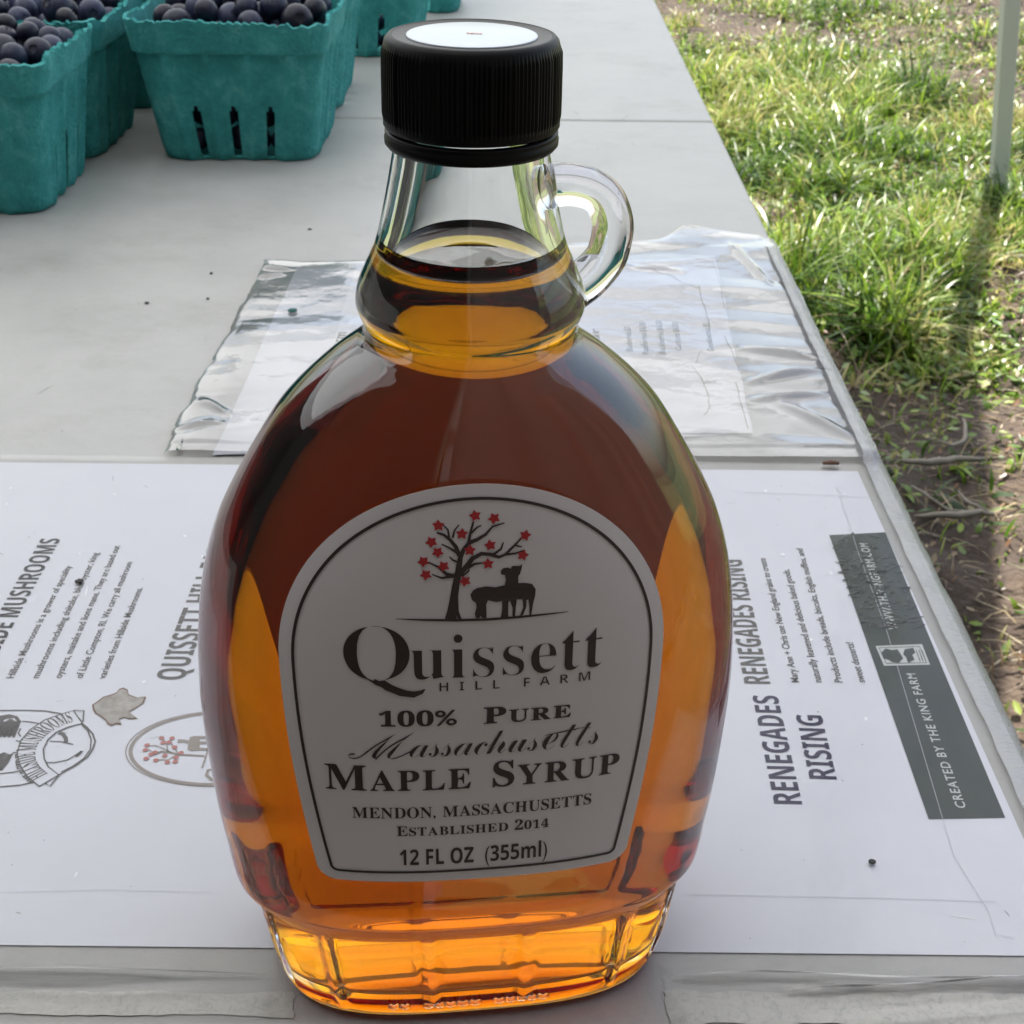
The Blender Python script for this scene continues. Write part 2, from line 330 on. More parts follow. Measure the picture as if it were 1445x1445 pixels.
stalk([(1354, 684), (1366, 700), (1385, 712), (1400, 714)], 'thin forked dead stalk above the pale thick one', .0028)
stalk([(1285, 690), (1310, 705), (1340, 712), (1375, 719)], 'long thin curved stalk lying under the forked stalk', .0028)

# ---- tent: its corner leg stands at the right of the photo, its roof is overhead
T0 = Vector((1.174, 3.314)); U1 = Vector((-.25, -.968)).normalized(); U2 = Vector((-.968, .25)).normalized()
EAVE = 1.30; LU, LV = 3.75, 3.4
tr = empty('market_tent', (T0.x, T0.y, GZ)); tag(tr, 'white market tent with grey legs standing over the produce table', 'tent')
topc = Vector((T0.x-.285, T0.y-.14))
def tp(u, v): p = topc-(U1+U2)*.0+U1*u+U2*v; return (p.x-T0.x, p.y-T0.y)
def c3(u, v, z): a = tp(u, v); return (a[0], a[1], z-GZ)
# roof: ridge along the length, with a short hanging valance, slight sag
mb = MB(); nu, nv = 24, 16; Lr = []
for a in range(nu+1):
    row = []
    for b in range(nv+1):
        s, t = a/nu, b/nv; e = min(min(s*LU, (1-s)*LU)/1.7, min(t, 1-t)*2, 1); sag = -.05*math.sin(math.pi*s)*math.sin(2*math.pi*abs(t-.5))
        row.append(c3(-.06+s*(LU+.12), -.06+t*(LV+.12), EAVE+.62*e+sag))
    Lr.append(row)
V, F = rings(Lr, False); ro = mesh_obj('roof_fabric', V, F, M['canopy'], tr)
mb = MB(); P4 = [(-.06, -.06), (LU+.06, -.06), (LU+.06, LV+.06), (-.06, LV+.06)]
for k in range(4):
    a, b = P4[k], P4[(k+1) % 4]; q = 24; top = []; bot = []
    for j in range(q+1):
        t = j/q; u = a[0]+(b[0]-a[0])*t; v = a[1]+(b[1]-a[1])*t
        top.append(c3(u, v, EAVE)); bot.append(c3(u, v, EAVE-.17-.03*abs(math.sin(math.pi*t*8))))
    Vv, Ff = rings([top, bot], False); mb.add(Vv, Ff)
mb.build('valance', M['canopy'], tr)
# unseen dark end and side walls, added to keep light off the label
def hang(name, q0, q1):
    n = 40; Lr = [[(lambda q: (q[0]+.02*math.sin(j*.9), q[1]+.03*math.sin(j*1.3), q[2]))(c3(q0[0]+(q1[0]-q0[0])*j/n, q0[1]+(q1[1]-q0[1])*j/n, zz)) for j in range(n+1)] for zz in (EAVE-.02, .3, GZ+.04)]
    V, F = rings(Lr, False); mesh_obj(name, V, F, M['blocker_fabric'], tr)
hang('blocker_end_wall', (LU-.05, 0), (LU-.05, LV)); hang('blocker_side_wall', (LU-.06, LV-.03), (.9, LV-.03))
def leg(base, top, name='leg'):
    b = Vector(base); t = Vector(top); d = t-b; mb = MB(); n = 2
    ex = Vector((1, 0, 0))*.019; ey = Vector((0, 1, 0))*.019
    L = [[tuple(b+d*s-ex-ey), tuple(b+d*s+ex-ey), tuple(b+d*s+ex+ey), tuple(b+d*s-ex+ey)] for s in (0, 1)]
    V, F = rings(L, True, True, True); lo = mesh_obj(name, V, F, M['pole'], tr, False)
    f = MB(); f.box((base[0], base[1], base[2]+.004), (.085, .085, .008)); f.build('foot_plate', M['steel'], lo)
    mid = b+d*.42; f = MB(); f.box(tuple(mid), (.043, .043, .06)); f.build('slider', M['steel'], lo)
    bv = lo.modifiers.new('b', 'BEVEL'); bv.width = .004; bv.segments = 2
    return lo
leg((0, 0, .0), c3(0, 0, EAVE))
c = c3(LU, 0, EAVE); leg((c[0]+.1, c[1]-.2, 0), c)
c = c3(LU, LV, EAVE); leg((c[0]-.25, c[1]-.1, 0), c)
c = c3(0, LV, EAVE); leg((c[0]-.1, c[1]+.2, 0), c)
for (a, b) in [((0, 0), (LU, 0)), ((LU, 0), (LU, LV)), ((LU, LV), (0, LV)), ((0, LV), (0, 0))]:
    for s in (0, 1):
        mb = MB(); n = 4
        pts = [c3(a[0]+(b[0]-a[0])*k/n, a[1]+(b[1]-a[1])*k/n, EAVE-.05-(.30 if (k+s) % 2 else 0)) for k in range(n+1)]
        for p, q in zip(pts[:-1], pts[1:]): mb.tube([p, q], .011, 6)
        mb.build('scissor_truss', M['pole'], tr)

# ---- dark screen added out of view, behind and right of the camera, to block light
sc_ = empty('blocker_screen', (1.55, -.42, GZ), R(12)); tag(sc_, 'unseen dark fabric screen on two steel posts added behind the camera to block light', 'screen')
Lr = [[(-1.6+3.2*j/40, .03*math.sin(j*1.1), zz) for j in range(41)] for zz in (.05, .9, 1.7, 2.5, 3.1)]
V, F = rings(Lr, False); mesh_obj('fabric', V, F, M['blocker_fabric'], sc_)
for x in (-1.62, 1.62):
    mb = MB(); mb.tube([(x, 0, 0), (x, 0, 3.15)], .018, 10); mb.build('post', M['pole'], sc_, True)
# ---- folding table
TX0, TX1, TY0, TYS, TY1 = -.62, .1375, .172, .965, 1.78
tb = empty('folding_table', (0, 0, 0)); tag(tb, 'long white plastic folding table with a fine grained top', 'table')
def slab(name, x0, x1, y0, y1, z0, z1, r, m, parent):
    me = bpy.data.meshes.new(name); bm = bmesh.new(); bmesh.ops.create_cube(bm, size=1)
    for v in bm.verts: v.co = Vector(((x0+x1)/2+v.co.x*(x1-x0), (y0+y1)/2+v.co.y*(y1-y0), (z0+z1)/2+v.co.z*(z1-z0)))
    bmesh.ops.bevel(bm, geom=bm.edges[:], offset=r, segments=5, profile=.5, affect='EDGES')
    bm.to_mesh(me); bm.free(); me.polygons.foreach_set('use_smooth', [True]*len(me.polygons)); me.materials.append(m)
    o = bpy.data.objects.new(name, me); COL.objects.link(o); o.parent = parent
    md = o.modifiers.new('w', 'WEIGHTED_NORMAL'); return o
slab('table_half', TX0, TX1, TY0, TYS-.0004, -.042, 0, .0035, M['table'], tb)
slab('table_half', TX0, TX1, TYS+.0004, TY1, -.042, 0, .0035, M['table'], tb)
for y in (TY0+.2, TY1-.2):
    mb = MB(); x0, x1 = TX0+.1, TX1-.1
    mb.tube([(x0, y, -.04), (x0, y, GZ+.03), (x0, y, GZ+.008)], .0135, 10); mb.build('leg', M['steel'], tb, True)
    mb = MB(); mb.tube([(x1, y, -.04), (x1, y, GZ+.03), (x1, y, GZ+.008)], .0135, 10); mb.build('leg', M['steel'], tb, True)
    mb = MB(); mb.tube([(x0, y, GZ+.2), (x1, y, GZ+.2)], .011, 10); mb.build('cross_bar', M['steel'], tb, True)
    mb = MB(); mb.tube([((x0+x1)/2, y, GZ+.2), ((x0+x1)/2, y+(.35 if y < 1 else -.35), -.043)], .009, 10); mb.build('brace', M['steel'], tb, True)

# ================================================================== PRINT HELPERS
SB = lambda t: ''.join(chr(0x1D400+ord(c)-65) if 'A' <= c <= 'Z' else chr(0x1D41A+ord(c)-97) if 'a' <= c <= 'z' else chr(0x1D7CE+ord(c)-48) if '0' <= c <= '9' else c for c in t)
BB = lambda t: ''.join(chr(0x1D5D4+ord(c)-65) if 'A' <= c <= 'Z' else chr(0x1D5EE+ord(c)-97) if 'a' <= c <= 'z' else chr(0x1D7EC+ord(c)-48) if '0' <= c <= '9' else c for c in t)
SC = lambda t: ''.join(chr(0x1D4D0+ord(c)-65) if 'A' <= c <= 'Z' else chr(0x1D4EA+ord(c)-97) if 'a' <= c <= 'z' else c for c in t)
SC1 = lambda t: ''.join({'M': chr(0x1D4DC), 'e': chr(0x212F)}.get(c, chr(0x1D4B6+ord(c)-97) if 'a' <= c <= 'z' else c) for c in t)
def glyphs(text, offset=0.0, small=None, spacing=1.0, res=5):
    """flat outline of a line of type as 2D verts + faces"""
    c = bpy.data.curves.new('type', 'FONT'); c.body = text; c.offset = offset; c.resolution_u = res; c.space_character = spacing; c.fill_mode = 'FRONT'
    if small:      # small capitals: letters after the first of each word set smaller
        c.small_caps_scale = .76
        for k, chx in enumerate(text):
            if k in small: c.body_format[k].use_small_caps = True
    o = bpy.data.objects.new('type', c); COL.objects.link(o)
    dg = bpy.context.evaluated_depsgraph_get(); me = o.evaluated_get(dg).to_mesh()
    V = np.array([tuple(v.co)[:2] for v in me.vertices]) if len(me.vertices) else np.zeros((0, 2)); F = [tuple(p.vertices) for p in me.polygons]
    o.evaluated_get(dg).to_mesh_clear(); bpy.data.objects.remove(o); bpy.data.curves.remove(c)
    return V, F
def fit(V, x0, x1, y0, cap):
    """scale type so it spans x0..x1 and rises cap above the baseline y0"""
    V = V.copy(); a, b = V[:, 0].min(), V[:, 0].max(); V[:, 0] = x0+(V[:, 0]-a)/(b-a)*(x1-x0)
    V[:, 1] = y0+V[:, 1]/V[:, 1].max()*cap; return V
def smallcaps(words, x0, x1, y0, cap, f=SB, ratio=.76, offset=0, gap=.35):
    """capitals with the letters after each first one smaller"""
    parts = []; x = 0
    for wd in words.split(' '):
        for k, chx in enumerate(wd):
            V, F = glyphs(f(chx), offset)
            if not len(V): continue
            s = 1 if (k == 0) else ratio; V = V*s; wdt = V[:, 0].max()-V[:, 0].min(); V[:, 0] += x-V[:, 0].min(); x += wdt+.07; parts.append((V, F))
        x += gap
    VV = []; FF = []; n = 0
    for V, F in parts: VV.append(V); FF += [tuple(i+n for i in f_) for f_ in F]; n += len(V)
    return fit(np.concatenate(VV), x0, x1, y0, cap), FF
def stroke2d(pts, w_, closed=False):
    """a ribbon of width w_ along 2D points -> verts, faces"""
    p = np.array(pts, float); n = len(p)
    if closed: d = np.roll(p, -1, 0)-np.roll(p, 1, 0)
    else: d = np.gradient(p, axis=0)
    d /= (np.linalg.norm(d, axis=1, keepdims=True)+1e-12); nn = np.stack([-d[:, 1], d[:, 0]], 1)
    ww = np.array(w_) if hasattr(w_, '__len__') else np.full(n, w_)
    V = np.concatenate([p+nn*ww[:, None]/2, p-nn*ww[:, None]/2]); m_ = n if closed else n-1
    return V, [(i, (i+1) % n, n+(i+1) % n, n+i) for i in range(m_)]
def merge2d(L):
    VV = []; FF = []; n = 0
    for V, F in L:
        VV.append(np.array(V, float)); FF += [tuple(i+n for i in f_) for f_ in F]; n += len(V)
    return np.concatenate(VV), FF

# ================================================================== THE BOTTLE
YAW = R(7.0); BX, BY = -.0091, .226
bottle = empty('syrup_bottle', (BX, BY, .0006), YAW); bottle.rotation_euler = (0, R(.6), YAW)
tag(bottle, 'flat glass flask of amber maple syrup with black screw cap and arched grey label', 'bottle')
#        z       a       b       n
PROF = [(.0000, .0375, .0228, 3.0), (.0006, .0394, .0243, 3.1), (.0025, .0412, .0257, 3.2), (.008, .0430, .0265, 3.2), (.0200, .0456, .0267, 2.9),
        (.0250, .0467, .0268, 2.8), (.0266, .0482, .0275, 2.7), (.0286, .0497, .0281, 2.65), (.0316, .0503, .0280, 2.6), (.0355, .0508, .0277, 2.55),
        (.0434, .0518, .0274, 2.5), (.0548, .0526, .0268, 2.5), (.0694, .0531, .0264, 2.5), (.0798, .0527, .0262, 2.45), (.0900, .0517, .0259, 2.4), (.0996, .0499, .0255, 2.35),
        (.1082, .0472, .0249, 2.3), (.1165, .0432, .0241, 2.25), (.1239, .0389, .0232, 2.2), (.1310, .0343, .0221, 2.15), (.1363, .0293, .0210, 2.1), (.1405, .0243, .0199, 2.05),
        (.1432, .0205, .0188, 2.0), (.1448, .0187, .0183, 2.0), (.1466, .0185, .0185, 2), (.1486, .0194, .0194, 2), (.1507, .0199, .0199, 2), (.1530, .0196, .0196, 2), (.1560, .0184, .0184, 2),
        (.1607, .0163, .0163, 2), (.1671, .0147, .0147, 2), (.1736, .0134, .0134, 2), (.1765, .0129, .0129, 2), (.1925, .0122, .0122, 2)]
pz, pa, pb, pn = [np.array(c_) for c_ in zip(*PROF)]
fa_ = lambda z: pchip(pz, pa, z); fb_ = lambda z: pchip(pz, pb, z); fn_ = lambda z: pchip(pz, pn, z)
def se(a, b, n, th):
    c_, s_ = np.cos(th), np.sin(th)
    return a*np.sign(c_)*np.abs(c_)**(2/n), b*np.sign(s_)*np.abs(s_)**(2/n)
def front_y(x, z, side=-1, inset=0.0):
    z = np.asarray(z, float); a, b, n = fa_(z)-inset, fb_(z)-inset, fn_(z)
    return side*b*(1-np.minimum(np.abs(np.asarray(x))/a, .999)**n)**(1/n)
NA = 288
th = np.linspace(0, 2*math.pi, NA, endpoint=False)
zs = np.unique(np.concatenate([np.linspace(0, .003, 7), np.linspace(.003, .03, 34), np.linspace(.03, .14, 62), np.linspace(.14, .158, 26), np.linspace(.158, .1925, 16)]))
RIBX = np.array([-.0435, -.0312, -.0104, .0104, .0312, .0435])
def outer_ring(z):
    a, b, n = float(fa_(z)), float(fb_(z)), float(fn_(z)); x, y = se(a, b, n, th)
    # recessed panels between upright ribs round the base band
    if .0035 < z < .0252:
        d = np.min(np.abs(x[:, None]*(.0462/a)-RIBX[None]), 1); k = np.clip((d-.0007)/.0009, 0, 1); kz = np.clip(min(z-.0035, .0252-z)/.0018, 0, 1)
        kz = kz*kz*(3-2*kz); dep = .0013*k*kz; r = np.hypot(x/a, y/b)
        y = y-np.sign(y)*dep*(np.abs(y) > .004); x = x-np.sign(x)*dep*.5*(np.abs(y) <= .004)
    return [(float(px_), float(py_), float(z)) for px_, py_ in zip(x, y)]
WALL = .0021
def inner_dims(z):
    t = WALL+.0016*float(np.clip((z-.143)/.006, 0, 1))+(0 if z > .012 else .0005); return float(fa_(z))-t, float(fb_(z))-t, float(fn_(z))
def inner_ring(z, grow=0.0, shrink=1.0):
    # the inside follows the outside softly: blur the profile a little
    q = np.mean([inner_dims(min(max(z+d_, .0002), .192)) for d_ in (-.003, -.0015, 0, .0015, .003)], 0) if z < .186 else inner_dims(z)
    x, y = se((q[0]+grow)*shrink, (q[1]+grow)*shrink, q[2], th); return [(float(px_), float(py_), float(z)) for px_, py_ in zip(x, y)]
L = []
for k in (.0, .3, .6, .85, .96): # pushed-up base
    x, y = se(.0385*k, .0200*k, 3.0, th); L.append([(float(p), float(q), .0022*(1-k**3)+.0002*(k > .9)) for p, q in zip(x, y)])
L += [outer_ring(z) for z in zs]
zi = np.concatenate([np.linspace(.1925, .158, 16), np.linspace(.157, .14, 22), np.linspace(.138, .012, 60)])
inn = [inner_ring(z) for z in zi]
x0_, y0_ = None, None
def bottom_rings(grow=0.0):
    out = []
    for t in np.linspace(0.08, 1, 9):
        a_ = t*math.pi/2; zz = .0115-(.0060+grow)*math.sin(a_); k = 1-.14*(1-math.cos(a_)); out.append(inner_ring(.0118, grow, k)); out[-1] = [(p[0], p[1], zz) for p in out[-1]]
    for k in (.7, .5, .3, .1): out.append([(p[0], p[1], .0055-grow+.0012*(1-k)) for p in inner_ring(.0118, grow, k*.86)])
    return out
L += inn+bottom_rings()
V, F = rings(L, True, True, True)
F = [f[::-1] for f in F]
body = mesh_obj('glass_body', V, F, M['glass'], bottle)
def fix_normals(o, inverse=False):
    bm = bmesh.new(); bm.from_mesh(o.data); bmesh.ops.recalc_face_normals(bm, faces=bm.faces[:]); bm.to_mesh(o.data); bm.free()
fix_normals(body)
# syrup: fills the cavity up to the neck, a hair into the glass so no air film shows
LV_ = .1592; G = .00006
zi = np.concatenate([np.linspace(.158, .14, 24), np.linspace(.138, .012, 60)])
L = []
q0 = inner_ring(LV_, G)
for k in (.02, .2, .4, .55, .65, .72, .78, .83, .88, .92, .96): L.append([(p[0]*k, p[1]*k, LV_-.0008+.0022*max(0, (k-.5)/.5)**2.6) for p in q0])
L.append([(p[0], p[1], LV_+.0016) for p in inner_ring(LV_+.0016, G)])
L += [inner_ring(z, G) for z in zi]+bottom_rings(G)
V, F = rings(L, True, True, True); syr = mesh_obj('syrup', V, F, M['syrup'], bottle); fix_normals(syr)
# handle
hp = [(.0125, .1704), (.0160, .1704), (.0200, .1696), (.0229, .1672), (.0243, .1628), (.0237, .1584), (.0217, .1552), (.0193, .1530), (.0172, .1518)]
hx = np.array(hp); tt = np.linspace(0, 1, 9); t2 = np.linspace(0, 1, 49)
hpx = np.stack([pchip(tt, hx[:, 0], t2), np.zeros(49), pchip(tt, hx[:, 1], t2)], 1)
mb = MB(); mb.tube([tuple(p) for p in hpx], [(.0033+.0004*abs(1-2*t)**3, .0037+.0006*abs(1-2*t)**3) for t in t2], 28)
hd = mb.build('handle', M['glass'], bottle, True); fix_normals(hd)
# tiny moulded dashes round the foot
for side in (-1,):
    for xc, wdt in ((-.0165, .004), (-.006, .0105), (.0082, .0095)):
        mb = MB(); k = 0; x = xc-wdt/2
        while x < xc+wdt/2:
            w_ = .0014+.0006*random.random(); yy_ = float(front_y(x+w_/2, .0045)); mb.tube([(x, yy_+.0006, .0045), (x+w_*.5, yy_-.0002, .0049), (x+w_, yy_+.0006, .0045)], .00055, 8); x += w_+.0007
        o = mb.build('moulded_dash', M['glass'], bottle, True)
# cap
def lathe(prof, n, name, m, parent, rfun=None):
    L = []
    for r, z in prof:
        L.append([((r+(rfun(a, z) if rfun else 0))*math.cos(a), (r+(rfun(a, z) if rfun else 0))*math.sin(a), z) for a in [2*math.pi*j/n for j in range(n)]])
    V, F = rings(L, True, False, False); o = mesh_obj(name, V, F, m, parent); return o
knurl = lambda a, z: (.00022*(1 if (int(a/(2*math.pi)*480) % 4) in (0, 1) else -1)) if .1818 < z < .1926 else 0
capo = lathe([(.0126, .1803), (.0141, .1804), (.01435, .1808), (.01435, .1818), (.01425, .1822), (.01430, .1826), (.01430, .1850), (.01426, .1900), (.01420, .1922), (.0141, .1930), (.0138, .1940), (.0133, .19455), (.0128, .19470), (.0125, .19455)], 480, 'cap', M['cap'], bottle, knurl)
mb = MB(); L = [[(r*math.cos(a), r*math.sin(a), z) for a in [2*math.pi*j/96 for j in range(96)]] for r, z in ((.0126, .1946), (.0121, .1944), (.0003, .1944))]
V, F = rings(L, True); mesh_obj('cap_top', V, F, M['cap_top'], capo)
L = [[(r*math.cos(a), r*math.sin(a), z) for a in [2*math.pi*j/96 for j in range(96)]] for r, z in ((.0104, .19442), (.0104, .19456), (.0101, .19462), (.0002, .19462))]
V, F = rings(L, True); stk = mesh_obj('sticker', V, F, M['sticker'], capo)
mb = MB(); 
for q in range(5): mb.box((-.0006+q*.0005, .0006-.0001*q, .19467), (.00035, .0009, .00006))
mb.build('print', M['sticker_print'], stk)
lathe([(.0132, .1800), (.0141, .1798), (.01415, .1796), (.0140, .1793), (.0140, .1790), (.01425, .1787), (.0142, .1778), (.0137, .1772), (.0129, .1771)], 160, 'tamper_ring', M['cap'], bottle)

# ---- labels
def lab_half(z, w0=.0298, w1=.0349, z0=.0415, zc=.0916, cx=0.0):
    return np.where(z < zc, w0+(w1-w0)*np.sin((z-z0)/(zc-z0)*math.pi/2)**.9, np.sqrt(np.maximum(w1**2-(z-zc)**2, 0)))
def label_outline(inset=0.0, rc=.004, n=160):
    """closed outline in label coordinates (x, z)"""
    z0, zc, w0, w1 = .0415+inset, .0916, .0298-inset*.95, .0349-inset
    pts = []
    for a in np.linspace(0, math.pi, 70): pts.append((w1*math.cos(a), zc+w1*math.sin(a)))
    rc = max(rc-inset, .0004)
    zz = np.linspace(zc, z0+rc, 34)[1:]
    side = [(-(w0+(w1-w0)*np.sin(max(z-z0, 0)/(zc-z0)*math.pi/2)**.9), z) for z in zz]
    pts += side; xe, ze = side[-1]
    for a in np.linspace(math.pi, 1.5*math.pi, 8)[1:]: pts.append((xe+rc+rc*math.cos(a), z0+rc+rc*math.sin(a)))
    for x in np.linspace(xe+rc, -xe-rc, 20)[1:-1]: pts.append((x, z0))
    for a in np.linspace(1.5*math.pi, 2*math.pi, 8)[:-1]: pts.append((-xe-rc+rc*math.cos(a), z0+rc+rc*math.sin(a)))
    for x, z in side[::-1]: pts.append((-x, z))
    return np.array(pts)
def wrap(V2, F, name, m, parent, lift, side=-1):
    V2 = np.asarray(V2, float)+(np.array([-.0011, 0]) if side < 0 else 0); y = front_y(V2[:, 0], V2[:, 1], side)+side*lift
    # lettering follows the surface
    V = np.stack([V2[:, 0], y, V2[:, 1]], 1); return mesh_obj(name, V, F, m, parent, False)
def filled_label(inset=0):
    O = label_outline(inset); lo, hi = O[:, 1].min(), O[:, 1].max(); rows = np.linspace(0, 1, 60); c_ = np.array([0, .086])
    L = [c_+(O-c_)*k for k in np.linspace(.02, 1, 26)]
    n = len(O); V = np.concatenate(L); F = [(i*n+j, i*n+(j+1) % n, (i+1)*n+(j+1) % n, (i+1)*n+j) for i in range(25) for j in range(n)]+[tuple(range(n))[::-1]]
    return V, F
V2, F2 = filled_label(); lab = wrap(V2, F2, 'front_label', M['label'], bottle, .00012)
so_ = lab.modifiers.new('s', 'SOLIDIFY'); so_.thickness = .00008; so_.offset = 1; es_ = so_.id_data.modifiers.new('e', 'EDGE_SPLIT'); es_.split_angle = R(35)
for p_ in lab.data.polygons: p_.use_smooth = True
bl = wrap(V2*np.array([.93, .9])+np.array([0, .0125]), F2, 'back_label', M['label_back'], bottle, .00012, 1); 
so_ = bl.modifiers.new('s', 'SOLIDIFY'); so_.thickness = .00008; so_.offset = 1; es_ = so_.id_data.modifiers.new('e', 'EDGE_SPLIT'); es_.split_angle = R(35)
for p_ in bl.data.polygons: p_.use_smooth = True
LI = .00028
def lt(V, F, name, m=None, lift=LI): return wrap(V, F, name, m or M['ink'], lab, lift)
V, F = stroke2d(label_outline(.0025), .00055, True); lt(V, F, 'border_line')
def ltxt(text, x0, x1, z0, cap, f=SB, name='lettering', **kw):
    V, F = glyphs(f(text), **kw); lt(fit(V, x0, x1, z0, cap), F, name)
V, F = glyphs(SB('Q'), -.02); V = fit(V, -.0234, -.0118, .0886, .0114); k = V[:, 1] < .0884; V[k, 0] += (.0884-V[k, 1])*1.1; lt(V, F, 'lettering')
ltxt('uissett', -.0117, .0231, .0889, .0092, offset=-.014)
V, F = stroke2d([(-.0182, .0888), (-.0160, .0872), (-.0135, .0861), (-.0112, .0857), (-.0098, .0862), (-.0092, .0868)], [.0006, .0011, .0014, .0013, .0008, .0002]); lt(V, F, 'lettering', None, LI+.00003)
ltxt('HILL FARM', -.0066, .0209, .0862, .0019, f=BB, offset=-.02, spacing=2.1)
ltxt('100%', -.0176, -.0035, .0787, .0035, offset=.01)
V, F = smallcaps('PURE', .0014, .0176, .0786, .0036, offset=.012); lt(V, F, 'lettering')
ltxt('M', -.0234, -.0112, .0712, .0062, f=SC, offset=-.028); ltxt('assachusetts', -.0122, .0233, .0716, .0052, f=SC1, offset=-.006, spacing=.86)
V, F = merge2d([stroke2d([(.0128, .0749), (.0160, .0753), (.0203, .0758)], [.0001, .0003, .0001])]); lt(V, F, 'lettering', None, LI+.00003)
V, F = smallcaps('MAPLE SYRUP', -.0279, .0276, .0638, .0060, ratio=.8, offset=.004, gap=.42); lt(V, F, 'lettering')
V, F = smallcaps('MENDON, MASSACHUSETTS', -.0232, .0224, .0572, .0026, ratio=1.0, offset=.0, gap=.35); lt(V, F, 'lettering')
V, F = smallcaps('ESTABLISHED 2014', -.0150, .0142, .0529, .0025, ratio=.85, offset=.0, gap=.3); lt(V, F, 'lettering')
ltxt('12 FL OZ  (355ml)', -.0145, .0140, .0458, .0040, f=BB)
# picture: tree with red leaves and two woolly animals on a ground line; coordinates from the label print
def LP(pts):  # pixels of the enlarged print (560..780 x 680..900 at 6.57x) -> label x, z
    o = []
    for u, v in pts:
        U_, V_ = 560+u/6.568, 680+v/6.568; o.append(((U_-669)*.000124+.0004, .1270-(V_-683)*(.0265/195.)+(U_-669)*-.0000085))
    return o
br = []
def twig(pts, w0, w1):
    p = LP(pts); n = len(p); br.append(stroke2d(p, [w0+(w1-w0)*k/(n-1) for k in range(n)]))
twig([(470, 1285), (480, 1120), (505, 960), (520, 880), (535, 780), (550, 690), (580, 620), (625, 560), (640, 470), (670, 370)], .00155, .0003)
twig([(415, 1290), (440, 1200), (470, 1060), (500, 900)], .0006, .0005); twig([(545, 1290), (515, 1200), (510, 1060), (530, 900)], .0006, .0006)
twig([(540, 680), (510, 600), (460, 540), (400, 495), (340, 480)], .0008, .00035); twig([(520, 650), (450, 610), (380, 580)], .0005, .0002)
twig([(625, 560), (700, 530), (780, 480), (840, 410), (950, 375)], .0008, .0002); twig([(640, 480), (700, 420), (740, 400)], .0004, .0002)
twig([(530, 860), (600, 780), (660, 700), (740, 655), (820, 660), (900, 685), (960, 660), (1040, 580), (1110, 505)], .001, .0003)
twig([(960, 660), (1050, 650), (1140, 620)], .0005, .0002); twig([(850, 660), (920, 610), (940, 550)], .0005, .0002); twig([(1040, 575), (1110, 590)], .0004, .0002)
twig([(610, 790), (680, 750), (750, 740)], .0006, .0003); twig([(500, 870), (420, 850), (350, 790), (260, 750)], .0008, .00025); twig([(470, 870), (380, 890), (290, 860)], .0006, .0002)
twig([(480, 520), (500, 450), (540, 400)], .0004, .0002); twig([(450, 530), (440, 450), (400, 410)], .0004, .0002); twig([(530, 740), (480, 720), (450, 690)], .0004, .0002); twig([(560, 870), (620, 820), (630, 800)], .0004, .0002)
V, F = merge2d(br); lt(V, F, 'tree_print')
lv = []
for (u, v) in [(685, 315), (855, 335), (355, 415), (565, 480), (290, 565), (345, 655), (215, 745), (395, 780), (235, 865), (590, 910), (635, 625), (820, 575), (800, 745), (1140, 485), (1120, 665)]:
    c_ = LP([(u, v)])[0]; r = .00112; a0 = random.random(); k = 10
    P_ = [(c_[0]+(r if j % 2 == 0 else r*.56)*math.cos(a0+j*2*math.pi/k), c_[1]+(r if j % 2 == 0 else r*.56)*math.sin(a0+j*2*math.pi/k)) for j in range(k)]
    lv.append((np.array([c_]+P_), [(0, 1+j, 1+(j+1) % k) for j in range(k)]))
V, F = merge2d(lv); lt(V, F, 'leaf_print', M['inkred'], LI+.00006)
def poly2d(pts):
    from mathutils.geometry import tessellate_polygon
    p = [Vector((a, b, 0)) for a, b in pts]; return np.array(pts, float), [tuple(t) for t in tessellate_polygon([p])]
an = [poly2d(LP([(640, 1040), (660, 1000), (700, 975), (780, 958), (870, 965), (955, 945), (965, 900), (960, 850), (925, 845), (915, 815), (940, 785), (985, 780), (1010, 790), (1020, 770), (1030, 765), (1095, 765), (1115, 745), (1110, 790), (1095, 840), (1080, 860), (1080, 925), (1150, 925), (1210, 935), (1245, 985), (1240, 1050), (1225, 1110), (1215, 1180), (1205, 1235), (1190, 1235), (1190, 1150), (1180, 1080), (1160, 1085), (1160, 1150), (1130, 1230), (1100, 1240), (1130, 1160), (1125, 1080), (1070, 1080), (1060, 1160), (1055, 1245), (1030, 1245), (1030, 1160), (1005, 1090), (990, 1110), (990, 1255), (920, 1260), (935, 1180), (935, 1095), (880, 1105), (800, 1090), (785, 1130), (790, 1262), (750, 1262), (735, 1240), (720, 1262), (690, 1262), (680, 1220), (695, 1160), (690, 1115), (655, 1090)]))]
an.append(stroke2d(LP([(-50, 1300), (200, 1295), (500, 1288), (800, 1275), (1100, 1250), (1400, 1225), (1560, 1212)]), [.0001, .0004, .0005, .0005, .0005, .0003, .0001]))
V, F = merge2d(an); lt(V, F, 'animal_print')

